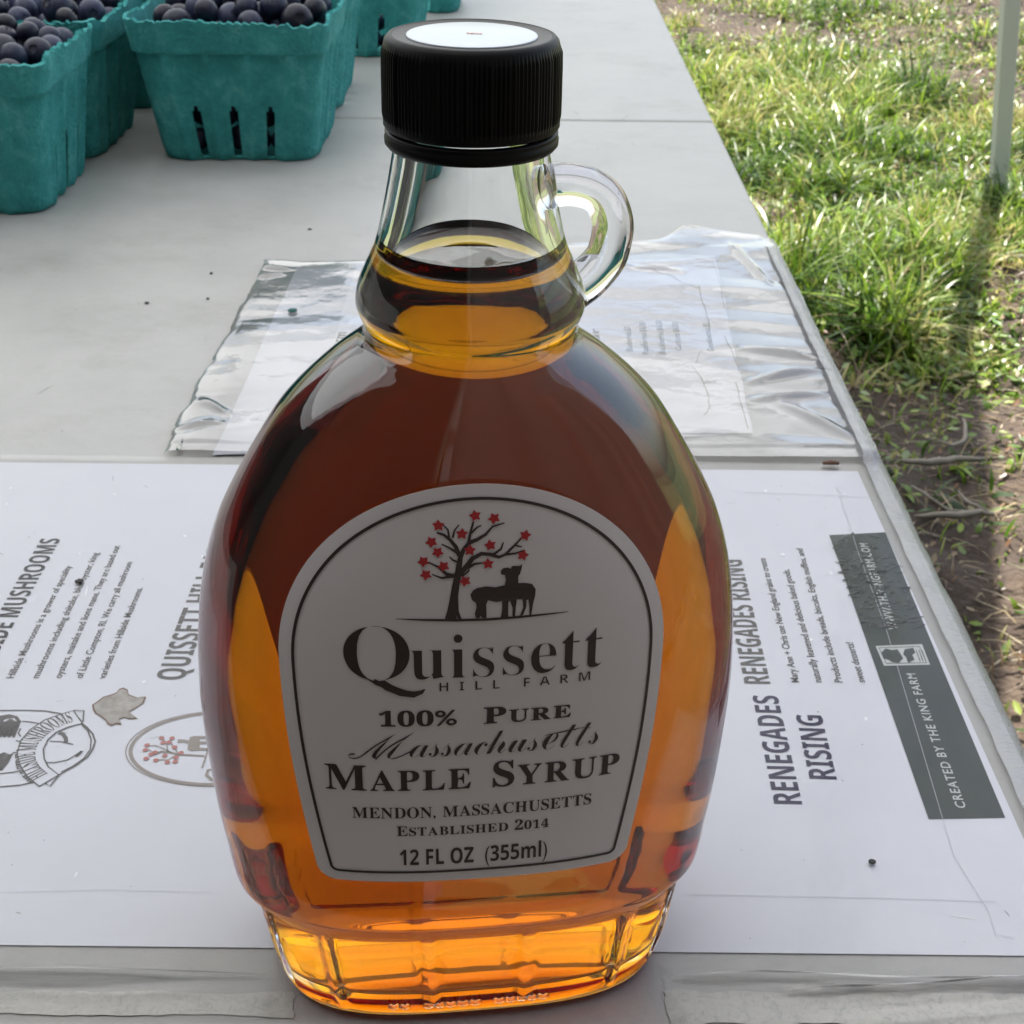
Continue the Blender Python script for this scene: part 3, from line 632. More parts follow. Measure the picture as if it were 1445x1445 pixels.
# ================================================================== PAGES UNDER FILM
def flat(V2, F, name, m, parent, z): return mesh_obj(name, [(p[0], p[1], z) for p in V2], F, m, parent, False)
def px_text(text, p0, p1, hpx, m, parent, z, f=lambda t: t, **kw):
    """a line of type lying on the page: baseline through two points of the page, letters rising to the left"""
    a = np.array(at(*p0)); b = np.array(at(*p1)); L_ = np.linalg.norm(b-a); u = (b-a)/L_; n = np.array([-u[1], u[0]])
    q = np.array(at(p0[0]-hpx, p0[1])); cap = np.linalg.norm(q-a)
    V, F = glyphs(f(text), res=3, **kw); V = fit(V, 0, L_, 0, cap)
    return flat([a+u*x+n*y for x, y in V], F, 'lettering', m, parent, z)
def px_poly(pts, m, parent, z, name, z0=0):
    V, F = poly2d([at(*p) for p in pts]); return flat(V, F, name, m, parent, z)
def px_line(pts, w_, m, parent, z, name='line', closed=False):
    V, F = stroke2d([at(*p) for p in pts], w_, closed); return flat(V, F, name, m, parent, z)
def sheet(name, x0, x1, y0, y1, z, m, parent, amp=.0003, nx=60, ny=40, skew=0, thick=.00012):
    X, Y = np.meshgrid(np.linspace(x0, x1, nx), np.linspace(y0, y1, ny)); Z = z+amp*(fbm(X*18, Y*18, 3)*.5+.5)
    X = X+skew*(Y-y0); V = np.stack([X, Y, Z], -1).reshape(-1, 3)
    F = [(j*nx+i, j*nx+i+1, (j+1)*nx+i+1, (j+1)*nx+i) for j in range(ny-1) for i in range(nx-1)]
    o = mesh_obj(name, V, F, m, parent); return o
# --- lower poster: white page printed sideways
pg = empty('farm_poster', (0, 0, 0)); tag(pg, 'white laminated farm poster with sideways printing lying under the syrup bottle', 'poster')
sheet('page', -.29, .1268, .2190, .4490, .0004, M['page'], pg, 0)
Z1 = .00055; Z2 = .00065
bars = px_poly([(1170, 757), (1249, 753), (1418, 1156), (1310, 1158)], M['bar'], pg, Z1, 'footer_bar')
px_text('CREATED BY THE KING FARM', (1363, 1143), (1290.5, 953), 14, M['white_ink'], bars, Z2, spacing=1.15, offset=.012)
px_text('WWW.THEKINGFARM.COM', (1267, 891), (1223.6, 769), 13, M['white_ink'], bars, Z2, spacing=1.15, offset=.012)
lg = px_poly([(1235, 914), (1300.6, 911.5), (1312, 940.6), (1247, 942)], M['white_ink'], bars, Z2, 'footer_logo')
px_line([(1240, 917), (1297, 915), (1307, 938), (1250, 939)], .0003, M['bar'], lg, Z2+.0001, 'logo_print', True)
px_poly([(1243, 924), (1249, 918), (1258, 920), (1266, 919), (1270, 925), (1274, 932), (1268, 938), (1258, 937), (1254, 934), (1247, 932)], M['bar'], lg, Z2+.0001, 'logo_print')
px_poly([(1276, 919), (1288, 917), (1291, 924), (1287, 927), (1290, 934), (1281, 938), (1278, 930), (1274, 926)], M['bar'], lg, Z2+.0001, 'logo_print')
for d_ in (0, 4, 8): px_line([(1292+d_, 920), (1298+d_, 936)], .00022, M['bar'], lg, Z2+.0001, 'logo_print')
px_text('HILLSIDE MUSHROOMS', (-26, 967), (86, 762), 33, M['grey_ink'], pg, Z1, f=BB)
for t, a, b in [('Hillside Mushrooms is a grower of speciality', (19.4, 959), (101.6, 800.5)), ('mushrooms including shiitake, blue oyster, king', (54.8, 959), (139.8, 782)),
                ('oysters, maitake and lions mane. They are based out', (86.8, 959), (170, 772)), ('of Little Compton, RI. We carry all mushroom', (116.5, 959), (187.3, 795)), ('varieties from Hillside Mushrooms.', (148.4, 960), (202, 831))]:
    px_text(t, a, b, 11, M['mid_ink'], pg, Z1, offset=.012)
px_text('QUISSETT HILL FARM', (260, 961), (334, 757), 41, M['mid_ink'], pg, Z1, f=BB)
px_text('RENEGADES RISING', (1087, 967), (1046, 792), 37, M['mid_ink'], pg, Z1, f=BB)
for t, a, b in [('Mary Ann + Chris use New England grains to create', (1127.5, 965), (1079.6, 789.4)), ('naturally leavened and delicious baked goods.', (1159.5, 965), (1113, 805)),
                ('Products include breads, biscuits, English muffins, and', (1188.6, 965), (1132, 776)), ('sweet desserts!', (1220.6, 965), (1203, 908.6))]:
    px_text(t, a, b, 11, M['mid_ink'], pg, Z1, offset=.012)
px_text('RENEGADES', (1131.9, 1137), (1097, 984), 40, M['purple_ink'], pg, Z1, f=BB)
px_text('RISING', (1180.8, 1102), (1159, 1011.8), 39, M['purple_ink'], pg, Z1, f=BB)
# the mushroom farm's crest: oval ring, ribbon with lettering, gills and stems
Q = lambda L_: [(u/4.379, 950+v/4.379) for u, v in L_]
MI = M['mid_ink']
px_line(Q([(-900, 330), (-500, 265), (0, 240), (150, 238), (280, 242), (370, 258), (420, 275), (490, 305), (540, 345), (575, 385), (590, 430), (575, 480), (540, 530), (470, 580), (370, 635), (250, 675), (120, 702), (0, 712), (-400, 700), (-900, 620)]), .0005, MI, pg, Z1, 'crest_ring')
px_line(Q([(500, 320), (545, 365), (565, 420), (560, 480), (520, 535), (450, 585), (380, 620)]), .0004, MI, pg, Z1, 'crest_ring')
rib_o = [(245, 710), (170, 650), (125, 580), (108, 510), (130, 430), (190, 360), (280, 300), (380, 265), (455, 242)]; rib_i = [(510, 320), (420, 345), (350, 375), (300, 420), (270, 480), (275, 540), (300, 590), (365, 640)]
px_poly(Q(rib_o+rib_i), M['page'], pg, Z1+.00008, 'ribbon'); px_line(Q(rib_o+rib_i), .0004, MI, pg, Z2+.00004, 'ribbon_edge', True)
px_line(Q([(455, 242), (520, 243), (515, 310), (490, 290)]), .0004, MI, pg, Z2+.00004, 'ribbon_edge'); px_line(Q([(280, 690), (310, 710), (372, 635)]), .0004, MI, pg, Z2+.00004, 'ribbon_edge')
cpts = Q([(290, 672), (215, 610), (185, 560), (180, 500), (205, 440), (260, 385), (330, 335), (400, 305), (470, 285)]); cw = [np.array(at(*p)) for p in cpts]
cl = np.concatenate([[0], np.cumsum([np.linalg.norm(b-a) for a, b in zip(cw[:-1], cw[1:])])]); CW = np.array(cw)
Vt, Ft = glyphs(SB('HILLSIDE MUSHROOMS'), res=3); Vt = fit(Vt, .002, cl[-1]-.001, -.0016, .0052)
vv = []
for s_, h_ in Vt:
    c_ = np.array([np.interp(s_, cl, CW[:, 0]), np.interp(s_, cl, CW[:, 1])]); d_ = np.array([np.interp(s_+.002, cl, CW[:, 0]), np.interp(s_+.002, cl, CW[:, 1])])-np.array([np.interp(s_-.002, cl, CW[:, 0]), np.interp(s_-.002, cl, CW[:, 1])]); d_ /= np.linalg.norm(d_)+1e-9
    vv.append(c_+np.array([-d_[1], d_[0]])*h_)
flat(vv, Ft, 'lettering', MI, pg, Z2+.00005)
gl_ = []
for k in range(15):
    a = 1.2+k*.13; p0 = (40+10*math.sin(k), 275+k*3); gl_.append(stroke2d([at(*q) for q in Q([(125-k*12, 300+8*math.sin(k)), (112-k*11, 345), (85-k*9, 400+6*math.cos(k*2))])], .0006))
    gl_.append(stroke2d([at(*q) for q in Q([(80-k*11, 505+6*math.sin(k)), (50-k*11, 560), (10-k*8, 610+5*math.sin(k*3))])], .0005))
V, F = merge2d(gl_); flat(V, F, 'gill_print', MI, pg, Z1)
px_poly(Q([(-60, 300), (0, 272), (60, 262), (110, 275), (135, 310), (118, 320), (90, 285), (40, 290), (-20, 330)]), MI, pg, Z1-.00003, 'gill_print')
for ln in ([(140, 305), (200, 312), (265, 325)], [(100, 425), (120, 430), (150, 425)], [(0, 630), (80, 622), (150, 608)], [(80, 500), (110, 500)], [(310, 430), (380, 432), (455, 450)], [(275, 560), (340, 562), (420, 545), (500, 495)], [(130, 350), (115, 380), (130, 400)]):
    px_line(Q(ln), .0004, MI, pg, Z1, 'mushroom_print')
px_line(Q([(365, 378), (390, 385), (408, 410), (410, 435)]), .0011, MI, pg, Z1, 'mushroom_print'); px_line(Q([(470, 525), (490, 510), (508, 490)]), .0009, MI, pg, Z1, 'mushroom_print')
# the syrup farm's oval mark, half hidden by the bottle
M['oval_ink'] = mat('taupe_ink', (.26, .22, .19), .5)
oc = []
cc = at(309, 1059); rx_ = at(309, 1059)[0]-at(178, 1059)[0]; ry_ = (at(309, 1005)[1]-at(309, 1112)[1])/2
ov = lambda k: [(cc[0]+rx_*k*math.cos(a), (at(309, 1005)[1]+at(309, 1112)[1])/2+ry_*k*math.sin(a)) for a in np.linspace(0, 2*math.pi, 90, endpoint=False)]
V, F = stroke2d(ov(1.0), .0003, True); flat(V, F, 'oval_ring', M['oval_ink'], pg, Z1)
V, F = stroke2d(ov(.95), .0010, True); flat(V, F, 'oval_ring', M['oval_ink'], pg, Z1)
tw = [stroke2d([at(*q) for q in Q(l_)], w_) for l_, w_ in [([(1265, 520), (1180, 515), (1110, 512), (1060, 500), (1000, 495), (930, 520)], .0007), ([(1110, 512), (1070, 460), (1050, 420)], .0004), ([(1060, 500), (1000, 470), (960, 455), (910, 460)], .0004), ([(1090, 515), (1040, 545), (970, 545)], .0004), ([(1040, 495), (1030, 440), (1010, 415)], .0003), ([(1000, 495), (950, 500), (920, 480)], .0003), ([(1300, 430), (1275, 520), (1250, 595)], .0005), ([(1330, 600), (1285, 610), (1278, 640), (1310, 668), (1350, 670)], .0009)]]
V, F = merge2d(tw); flat(V, F, 'tree_print', M['oval_ink'], pg, Z1)
px_poly(Q([(1100, 418), (1125, 418), (1170, 425), (1175, 405), (1200, 398), (1300, 398), (1300, 412), (1235, 415), (1235, 430), (1300, 432), (1298, 446), (1235, 448), (1235, 470), (1290, 472), (1288, 486), (1230, 486), (1180, 490), (1160, 480), (1165, 445), (1130, 436), (1100, 440)]), M['oval_ink'], pg, Z1, 'animal_print')
ds = []
for u, v in [(1000, 412), (1065, 412), (1045, 438), (910, 455), (900, 485), (960, 500), (1080, 468), (905, 538), (965, 548), (1035, 560), (1085, 557), (1020, 520), (935, 512), (1120, 503), (1010, 440), (1090, 530)]:
    c_ = at(*Q([(u, v)])[0]); ds.append((np.array([(c_[0]+.0008*math.cos(a), c_[1]+.0008*math.sin(a)) for a in np.linspace(0, 6.28, 7)[:-1]]), [tuple(range(6))]))
V, F = merge2d(ds); flat(V, F, 'leaf_print', M['pink_ink'], pg, Z2)
# torn patch, marks, crease lines
blob = Q([(570, 205), (600, 185), (640, 155), (690, 140), (722, 128), (740, 105), (765, 98), (790, 110), (797, 140), (850, 160), (880, 155), (905, 155), (890, 195), (830, 235), (800, 250), (825, 270), (855, 292), (800, 295), (770, 285), (735, 300), (755, 330), (720, 325), (690, 338), (665, 325), (655, 305), (610, 270), (590, 260), (575, 235)])
px_poly(blob, M['stain_edge'], pg, Z1, 'torn_patch'); cx_, cy_ = np.mean([p[0] for p in blob]), np.mean([p[1] for p in blob])
px_poly([(cx_+(u-cx_)*.93, cy_+(v-cy_)*.92) for u, v in blob], M['stain'], pg, Z2, 'torn_patch')
M['faint'] = mat('faint_grey_crease', (.52, .52, .55), .7)
px_line([(1181, 690), (1210, 780), (1250, 890), (1345, 1210), (1395, 1290), (1404, 1322), (1432, 1326)], .00014, M['faint'], pg, Z2+.00008, 'crease_line')
px_line([(975, 1265), (1100, 1267), (1250, 1270), (1405, 1275)], .00014, M['faint'], pg, Z2, 'crease_line')
px_line([(0, 1262), (150, 1258), (300, 1262)], .0001, M['faint'], pg, Z2, 'crease_line'); px_line([(1050, 697), (1150, 700), (1235, 705)], .0002, M['faint'], pg, Z2, 'crease_line')
# blisters in the film over the dark bar
M['blister'] = mat('dark_blister', (.02, .022, .02), .25)
ds = []
for k in range(150):
    t = random.random()**.7; s_ = random.random(); u0 = 1170+(1310-1170)*t*.33+s_*(79+ (t*.33)*29); v0 = 757+401*t*.33
    c_ = at(u0, v0); l_ = random.uniform(.0006, .0022); w_ = random.uniform(.00025, .0005); a = random.gauss(.2, .5)
    ds.append((np.array([(c_[0]+l_*math.cos(q)*math.cos(a)-w_*math.sin(q)*math.sin(a), c_[1]+l_*math.cos(q)*math.sin(a)+w_*math.sin(q)*math.cos(a)) for q in np.linspace(0, 6.28, 9)[:-1]]), [tuple(range(8))]))
V, F = merge2d(ds); bo = flat(V, F, 'blister', M['blister'], pg, Z2+.00012); bo['kind'] = 'stuff'
# --- clear film over the poster
def film_sheet(name, X, Y, Z, m, parent=None, mask=None):
    ny, nx = X.shape; V = np.stack([X, Y, Z], -1).reshape(-1, 3); F = [(j*nx+i, j*nx+i+1, (j+1)*nx+i+1, (j+1)*nx+i) for j in range(ny-1) for i in range(nx-1) if mask is None or mask[j, i]]
    return mesh_obj(name, V, F, m, parent)
X, Y = np.meshgrid(np.linspace(-.33, TX1-.002, 170), np.linspace(.1995, .4535, 190))
ridge = .0024*np.exp(-((Y-(.2088+.0012*np.sin(X*22)))/.0016)**2)*np.clip(1-np.maximum(X-.02, 0)/.06, 0.15, 1)+.0016*np.exp(-((Y-(.2030+.1*(X-.09)))/.0016)**2)*np.clip((X-.055)/.02, 0, 1)
near_b = np.exp(-(((X-BX)/.055)**4+((Y-BY)/.03)**4)); ridge = ridge*(1-np.clip(near_b*1.6, 0, 1))
lit = .00012*fbm(X*40, Y*40, 4)+.0006*np.maximum(0, fbm(X*7+4, Y*11, 3)-.3)*(Y > .40)*(1-np.clip(near_b*3, 0, 1))
Z = .0011+ridge+np.abs(lit); hole = np.ones(X.shape, bool)
hole = ~(((np.abs((X-BX)*math.cos(YAW)+(Y-BY)*math.sin(YAW)) < .0385) & (np.abs((Y-BY)*math.cos(YAW)-(X-BX)*math.sin(YAW)) < .0195)))
Z = Z*(1-np.clip(near_b*2.2, 0, 1))+.00052*np.clip(near_b*2.2, 0, 1)
fl = film_sheet('poster_film', X, Y, Z, M['film']); tag(fl, 'clear plastic film taped over the poster with a raised fold at its near edge', 'plastic film')
M['stuck'] = mat('film_stuck_to_table', (.5, .49, .44), .35); nz, cr = noise_col(M['stuck'], [(.36, (.36, .355, .32)), (.46, (.45, .44, .395)), (.60, (.50, .49, .44))], 420, 6, .75, distort=1.2)
for (xa, xb, ya, yb_, sk) in ((-.30, -.0455, .2003, .2066, 1), (.034, TX1-.004, .1996, .2082, -1)):
    X, Y = np.meshgrid(np.linspace(xa, xb, 90), np.linspace(0, 1, 8)); Y2 = ya+(yb_-ya)*Y+.0005*fbm(X*160, Y*2, 3)*((Y > .9)|(Y < .1)); X2 = X+.0006*fbm(Y*9, X*0, 3)
    film_sheet('stuck_patch', X2, Y2, X*0+.0003+.00003*fbm(X*700, Y2*700, 2), M['stuck'], fl)
# raised fold along the near edge of the film
def fold(pts, hh, ww):
    k = len(pts); rowsf = []
    fx_ = np.array(pts); tt_ = np.linspace(0, 1, k); t3 = np.linspace(0, 1, 80); px3 = pchip(tt_, fx_[:, 0], t3); py3 = pchip(tt_, fx_[:, 1], t3)
    for q in np.linspace(-1, 1, 9):
        env = np.clip(np.sin(np.pi*t3)*1.6, 0, 1)**.7; rowsf.append([(px3[j], py3[j]+q*ww*(.8+.3*math.sin(j*.23))*(.05+.95*env[j]), .0012+hh*math.exp(-(q*1.7)**2)*env[j]*(.85+.2*math.sin(j*.11+1))) for j in range(80)])
    V, F = rings(rowsf, False); mesh_obj('fold', V, F, M['film_fold'], fl)
M['film_fold'] = film_mat('glossy_film_fold', (.97, .97, .97), .05, .03, 90, .1, mult=1.8)
fold([(-.32, .2102), (-.2, .2104), (-.12, .2100), (-.0525, .2108)], .0026, .0020); fold([(.036, .2112), (.06, .2118), (.085, .2108), (.11, .2106), (.134, .2104)], .0022, .0017)
fold([(.060, .2075), (.08, .2086), (.1, .2102), (.125, .2120)], .0020, .0012)
# --- upper page and its crumpled pocket
p2 = empty('price_sheet', (0, 0, 0)); tag(p2, 'creased white price list page inside the crumpled plastic pocket', 'paper')
def quad_sheet(name, c4, z, m, parent, amp, nx=50, ny=50, f=18, edge=0):
    c4 = [np.array(p) for p in c4]; s, t = np.meshgrid(np.linspace(0, 1, nx), np.linspace(0, 1, ny))
    XY = ((1-s)*(1-t))[..., None]*c4[0]+(s*(1-t))[..., None]*c4[1]+(s*t)[..., None]*c4[2]+((1-s)*t)[..., None]*c4[3]
    X, Y = XY[..., 0], XY[..., 1]
    if edge: X = X+edge*fbm(Y*60, s*2, 3)*(np.abs(s-.5) > .49); Y = Y+edge*fbm(X*60, t*2, 3)*(np.abs(t-.5) > .49)
    Z = z+amp*(fbm(X*f, Y*f, 3)*.5+.6); return film_sheet(name, X, Y, Z, m, parent)
quad_sheet('under_page', [at(300, 645), at(1062, 615), at(1010, 368), at(418, 380)], .0005, M['page'], p2, .0006, edge=.0004)
quad_sheet('top_page', [at(440, 617), at(1060, 616), at(1009, 367), at(500, 384)], .0012, M['page_old'], p2, .0005, edge=.0006)
ZP = .0021
for t, a, b, h_ in [('Blueberries $7', (892.4, 501.3), (889, 467), 9), ('Raspberries $6.50', (914.8, 506), (909.8, 460.6), 9), ('Blackberries $6.50', (939, 505.5), (933, 458), 9), ('Currants $6.00', (961.3, 500.5), (956, 460.6), 9), ('Gooseberries $5', (1007, 502), (999.5, 461.5), 9)]:
    px_text(t, a, b, h_, M['mid_ink'], p2, ZP, offset=.01)
px_text('Quissett Farm', (458, 556), (490, 475), 17, M['grey_ink'], p2, ZP, f=BB); px_text('our', (846, 500), (845, 470), 9, M['grey_ink'], p2, ZP, f=BB)
for ln, w_ in [([(880, 378), (920, 384), (950, 398), (985, 413)], .0009), ([(985, 408), (992, 435), (1000, 462), (1003, 490)], .0007), ([(925, 508), (960, 520), (975, 523), (990, 540), (998, 560), (1000, 580), (993, 592)], .0005), ([(980, 520), (984, 510), (990, 500)], .0004), ([(990, 547), (1010, 543)], .0007),
                ([(1022, 480), (1035, 510), (1042, 530)], .0006), ([(1038, 545), (1046, 580), (1055, 612)], .0005), ([(1004, 372), (1014, 400), (1022, 440)], .0004), ([(905, 490), (915, 500), (930, 504), (938, 505)], .0008)]:
    q = []
    for a, b in zip(ln[:-1], ln[1:]):
        for t in (0, .33, .66): q.append((a[0]+(b[0]-a[0])*t+random.gauss(0, .8), a[1]+(b[1]-a[1])*t+random.gauss(0, .8)))
    q.append(ln[-1]); px_line(q, [w_*random.uniform(.4, 1.1) for _ in q], M['crease'], p2, ZP, 'crease')
# pocket: one crumpled sheet reaching the table edge
nx, ny = 260, 210
s, t = np.meshgrid(np.linspace(0, 1, nx), np.linspace(0, 1, ny))
yb = .4560+0*s; top_u = [(-.1285, .669), (-.106, .6655), (-.081, .668), (-.02, .681), (.03, .695), (.0536, .700), (.0765, .7065), (.0922, .730), (.1085, .722), (.1303, .7145), (TX1-.001, .6995)]
tu = np.array(top_u); X = -.1305+(.0045*t)+s*(TX1-.001+.1305-.0045*t); yt = np.interp(X, tu[:, 0], tu[:, 1])
Y = yb+t*(yt-yb)
X = X+.0012*fbm(Y*50, Y*0, 3)*(s < .02); Y = Y+.0012*fbm(X*60, X*0+3, 3)*(t > .99)
edgeL = np.exp(-((X+.120)/.010)**2); edgeR = np.clip((X-.095)/.02, 0, 1); edgeT = np.clip((Y-.655)/.03, 0, 1)
def ridged(x, y, o=3): return 1-np.abs(fbm(x, y, o))*1.4
# creases: heights on a coarse jittered lattice, straight between its nodes, so the film breaks into flat facets
def facets(x, y, cx, cy2, seed):
    xw = x*cx+.35*fbm(x*7+seed, y*7, 2)+y*cx*.35; yw = y*cy2+.35*fbm(x*7, y*7+seed, 2)-x*cy2*.25
    xi = np.floor(xw).astype(int); yi = np.floor(yw).astype(int); fx = xw-xi; fy = yw-yi
    g = lambda a, b: _val[_perm[(_perm[(a+seed) % 512]+b) % 512]]
    up = fx+fy < 1
    return np.where(up, g(xi, yi)+(g(xi+1, yi)-g(xi, yi))*fx+(g(xi, yi+1)-g(xi, yi))*fy, g(xi+1, yi+1)+(g(xi, yi+1)-g(xi+1, yi+1))*(1-fx)+(g(xi+1, yi)-g(xi+1, yi+1))*(1-fy))
rim = np.clip(np.minimum.reduce([s/.006, (1-t)/.012]), 0, 1)
fac = facets(X, Y, 26, 60, 3); facb = facets(X, Y, 14, 26, 11)
Z = .0026+.0004*facb+(.0009*fac+.0003)*np.clip(edgeL*1.2*np.clip((s-.01)/.04, 0, 1)+edgeR*.7+edgeT, 0, 1)+.00025*fac
for (xa, ya, xb, yb_, hh, ww) in [(.098, .522, .131, .5355, .0030, .0022), (.097, .505, .128, .512, .0026, .002), (.100, .557, .134, .547, .0022, .002), (.105, .505, .131, .468, .0020, .0028), (.112, .70, .124, .635, .002, .0018), (.06, .66, .083, .655, .002, .002), (-.125, .50, -.112, .487, .0022, .002), (-.128, .474, -.112, .478, .002, .0016), (-.128, .64, -.112, .645, .002, .0018), (-.127, .655, -.11, .652, .002, .0016)]:
    d = np.array([xb-xa, yb_-ya]); l2 = d@d; k = np.clip(((X-xa)*d[0]+(Y-ya)*d[1])/l2, 0, 1); dist = np.hypot(X-xa-k*d[0], Y-ya-k*d[1]); Z = Z+hh*np.exp(-(dist/ww)**2)*np.sin(np.pi*np.clip(k*.9+.05, 0, 1))
Z = np.maximum(Z, .0023)*rim+.0016*(1-rim); Z = np.where((t < .03), np.minimum(Z, .0032)*.6+.0008, Z)
# where no page lies underneath the film rests on the table
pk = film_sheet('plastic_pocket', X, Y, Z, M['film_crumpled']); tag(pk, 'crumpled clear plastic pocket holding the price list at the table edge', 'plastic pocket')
# tape wrapped over the table edge
pr = [(TX1-.0075, .0030), (TX1-.005, .0034), (TX1-.0022, .0030), (TX1+.0004, .0006), (TX1+.0011, -.004), (TX1+.0013, -.012), (TX1+.0012, -.024)]
ys = np.linspace(.2, .70, 260); L = []
for y in ys: L.append([(x+.00035*float(fbm(np.array(y*90.), np.array(z_*300), 2)), y, z_*(1.55 if y > .455 and z_ > .001 else .55 if z_ > 0 else 1)+.0003*float(fbm(np.array(y*70.), np.array(x*200), 3))) for x, z_ in pr])
V, F = rings(L, False); tpo = mesh_obj('edge_tape', V, F, M['tape']); tag(tpo, 'clear glossy tape folded over the long edge of the table', 'tape')
# marks of use: scuffs, specks and short scratches, all of them tiny
def marks(name, n, x0, x1, y0, y1, z, m, parent, smin, smax, scratch=.25):
    L_ = []
    for _ in range(n):
        cx, cy_ = random.uniform(x0, x1), random.uniform(y0, y1); a = random.random()*3.14
        l_ = random.uniform(smin, smax)*(random.uniform(3, 9) if random.random() < scratch else 1); w_ = random.uniform(smin, smax)*(.35 if l_ > smax else random.uniform(.5, 1))
        k = 8; P_ = [(cx+l_*math.cos(q)*math.cos(a)*j_-w_*math.sin(q)*math.sin(a), cy_+l_*math.cos(q)*math.sin(a)*j_+w_*math.sin(q)*math.cos(a)) for q, j_ in ((2*math.pi*i_/k, random.uniform(.7, 1.2)) for i_ in range(k))]
        L_.append((np.array(P_), [tuple(range(k))]))
    V, F = merge2d(L_); o = flat(V, F, name, m, parent, z); o['kind'] = 'stuff'; return o
M['scuff'] = mat('faint_grey_scuff', (.30, .295, .27), .7); M['scuff2'] = mat('dark_table_speck', (.12, .11, .095), .8); M['smear'] = mat('dried_pale_drip', (.86, .87, .88), .35)
marks('scuff_marks', 240, -.5, .135, .45, 1.5, .00012, M['scuff'], tb, .0003, .0011, .45); marks('scuff_marks', 70, -.5, .135, .45, 1.4, .0002, M['scuff2'], tb, .0002, .0006, .1)
marks('page_specks', 120, -.2, .12, .222, .445, .00047, M['scuff'], pg, .00012, .0004, .2); marks('dried_drips', 45, -.2, .12, .222, .44, .00050, M['smear'], pg, .0003, .0011, .1)
# small crumbs
def crumb(u, v, r, label, m, name='crumb', z=.0005, cat='crumb', grp='dark crumbs on the table'):
    bm = bmesh.new(); bmesh.ops.create_icosphere(bm, subdivisions=2, radius=r)
    for vv_ in bm.verts: vv_.co = Vector((vv_.co.x*random.uniform(.7, 1.3), vv_.co.y*random.uniform(.8, 1.2), vv_.co.z*.35*random.uniform(.7, 1.2)))
    me = bpy.data.meshes.new(name); bm.to_mesh(me); bm.free(); me.materials.append(m); o = bpy.data.objects.new(name, me); COL.objects.link(o)
    p = at(u, v, z); o.location = (p[0], p[1], z); tag(o, label, cat, grp); return o
crumb(207, 427, .0011, 'dark round crumb on bare table at left of the plastic pocket', M['speck'])
crumb(298, 385, .0009, 'tiny dark crumb on bare table just left of the pocket corner', M['speck'])
crumb(293, 421, .0008, 'faint dark crumb near the left edge of the pocket', M['speck'])
crumb(437, 323, .0010, 'small dark crumb on the table behind the pocket', M['speck'])
crumb(1231, 1216, .0009, 'little black crumb on the white poster margin below the dark bar', M['speck'], z=.0014)
crumb(112, 820, .0013, 'dark crumb on the mushroom paragraph of the poster', M['speck'], z=.0014)
gs = crumb(413, 438, .0022, 'small teal fleck of basket pulp on the plastic pocket', M['greenspeck'], 'pulp_fleck', .0032, 'fleck', None)
p_ = at(1172, 649, .003); mb = MB(); mb.tube([(p_[0]-.003, p_[1]-.001, .0022), (p_[0], p_[1]-.0008, .0024), (p_[0]+.003, p_[1]-.001, .0022)], [.0006, .0010, .0007], 8)
tag(mb.build('seed_husk', M['stain_edge'], None, True), 'dark brown husk lying on the seam at the table edge', 'husk')

# ================================================================== BASKETS AND BERRIES
def perim(hx, hy, r, n_side):
    """rounded-square outline, n_side points per side, list of (x, y, side, s)"""
    out = []; C4 = [(-hx+r, -hy, hx-r, -hy, 0, -1), (hx, -hy+r, hx, hy-r, 1, 0), (hx-r, hy, -hx+r, hy, 0, 1), (-hx, hy-r, -hx, -hy+r, -1, 0)]
    cen = [(hx-r, -hy+r, -90), (hx-r, hy-r, 0), (-hx+r, hy-r, 90), (-hx+r, -hy+r, 180)]
    for k in range(4):
        x0, y0, x1, y1, nx_, ny_ = C4[k]
        for j in range(n_side): s = j/(n_side-1); out.append((x0+(x1-x0)*s, y0+(y1-y0)*s, k, s, nx_, ny_))
        cx, cy_, a0 = cen[k]
        for j in range(1, 7): a = R(a0+90*j/7); out.append((cx+r*math.cos(a), cy_+r*math.sin(a), k, -1, math.cos(a), math.sin(a)))
    return out
NS = 61
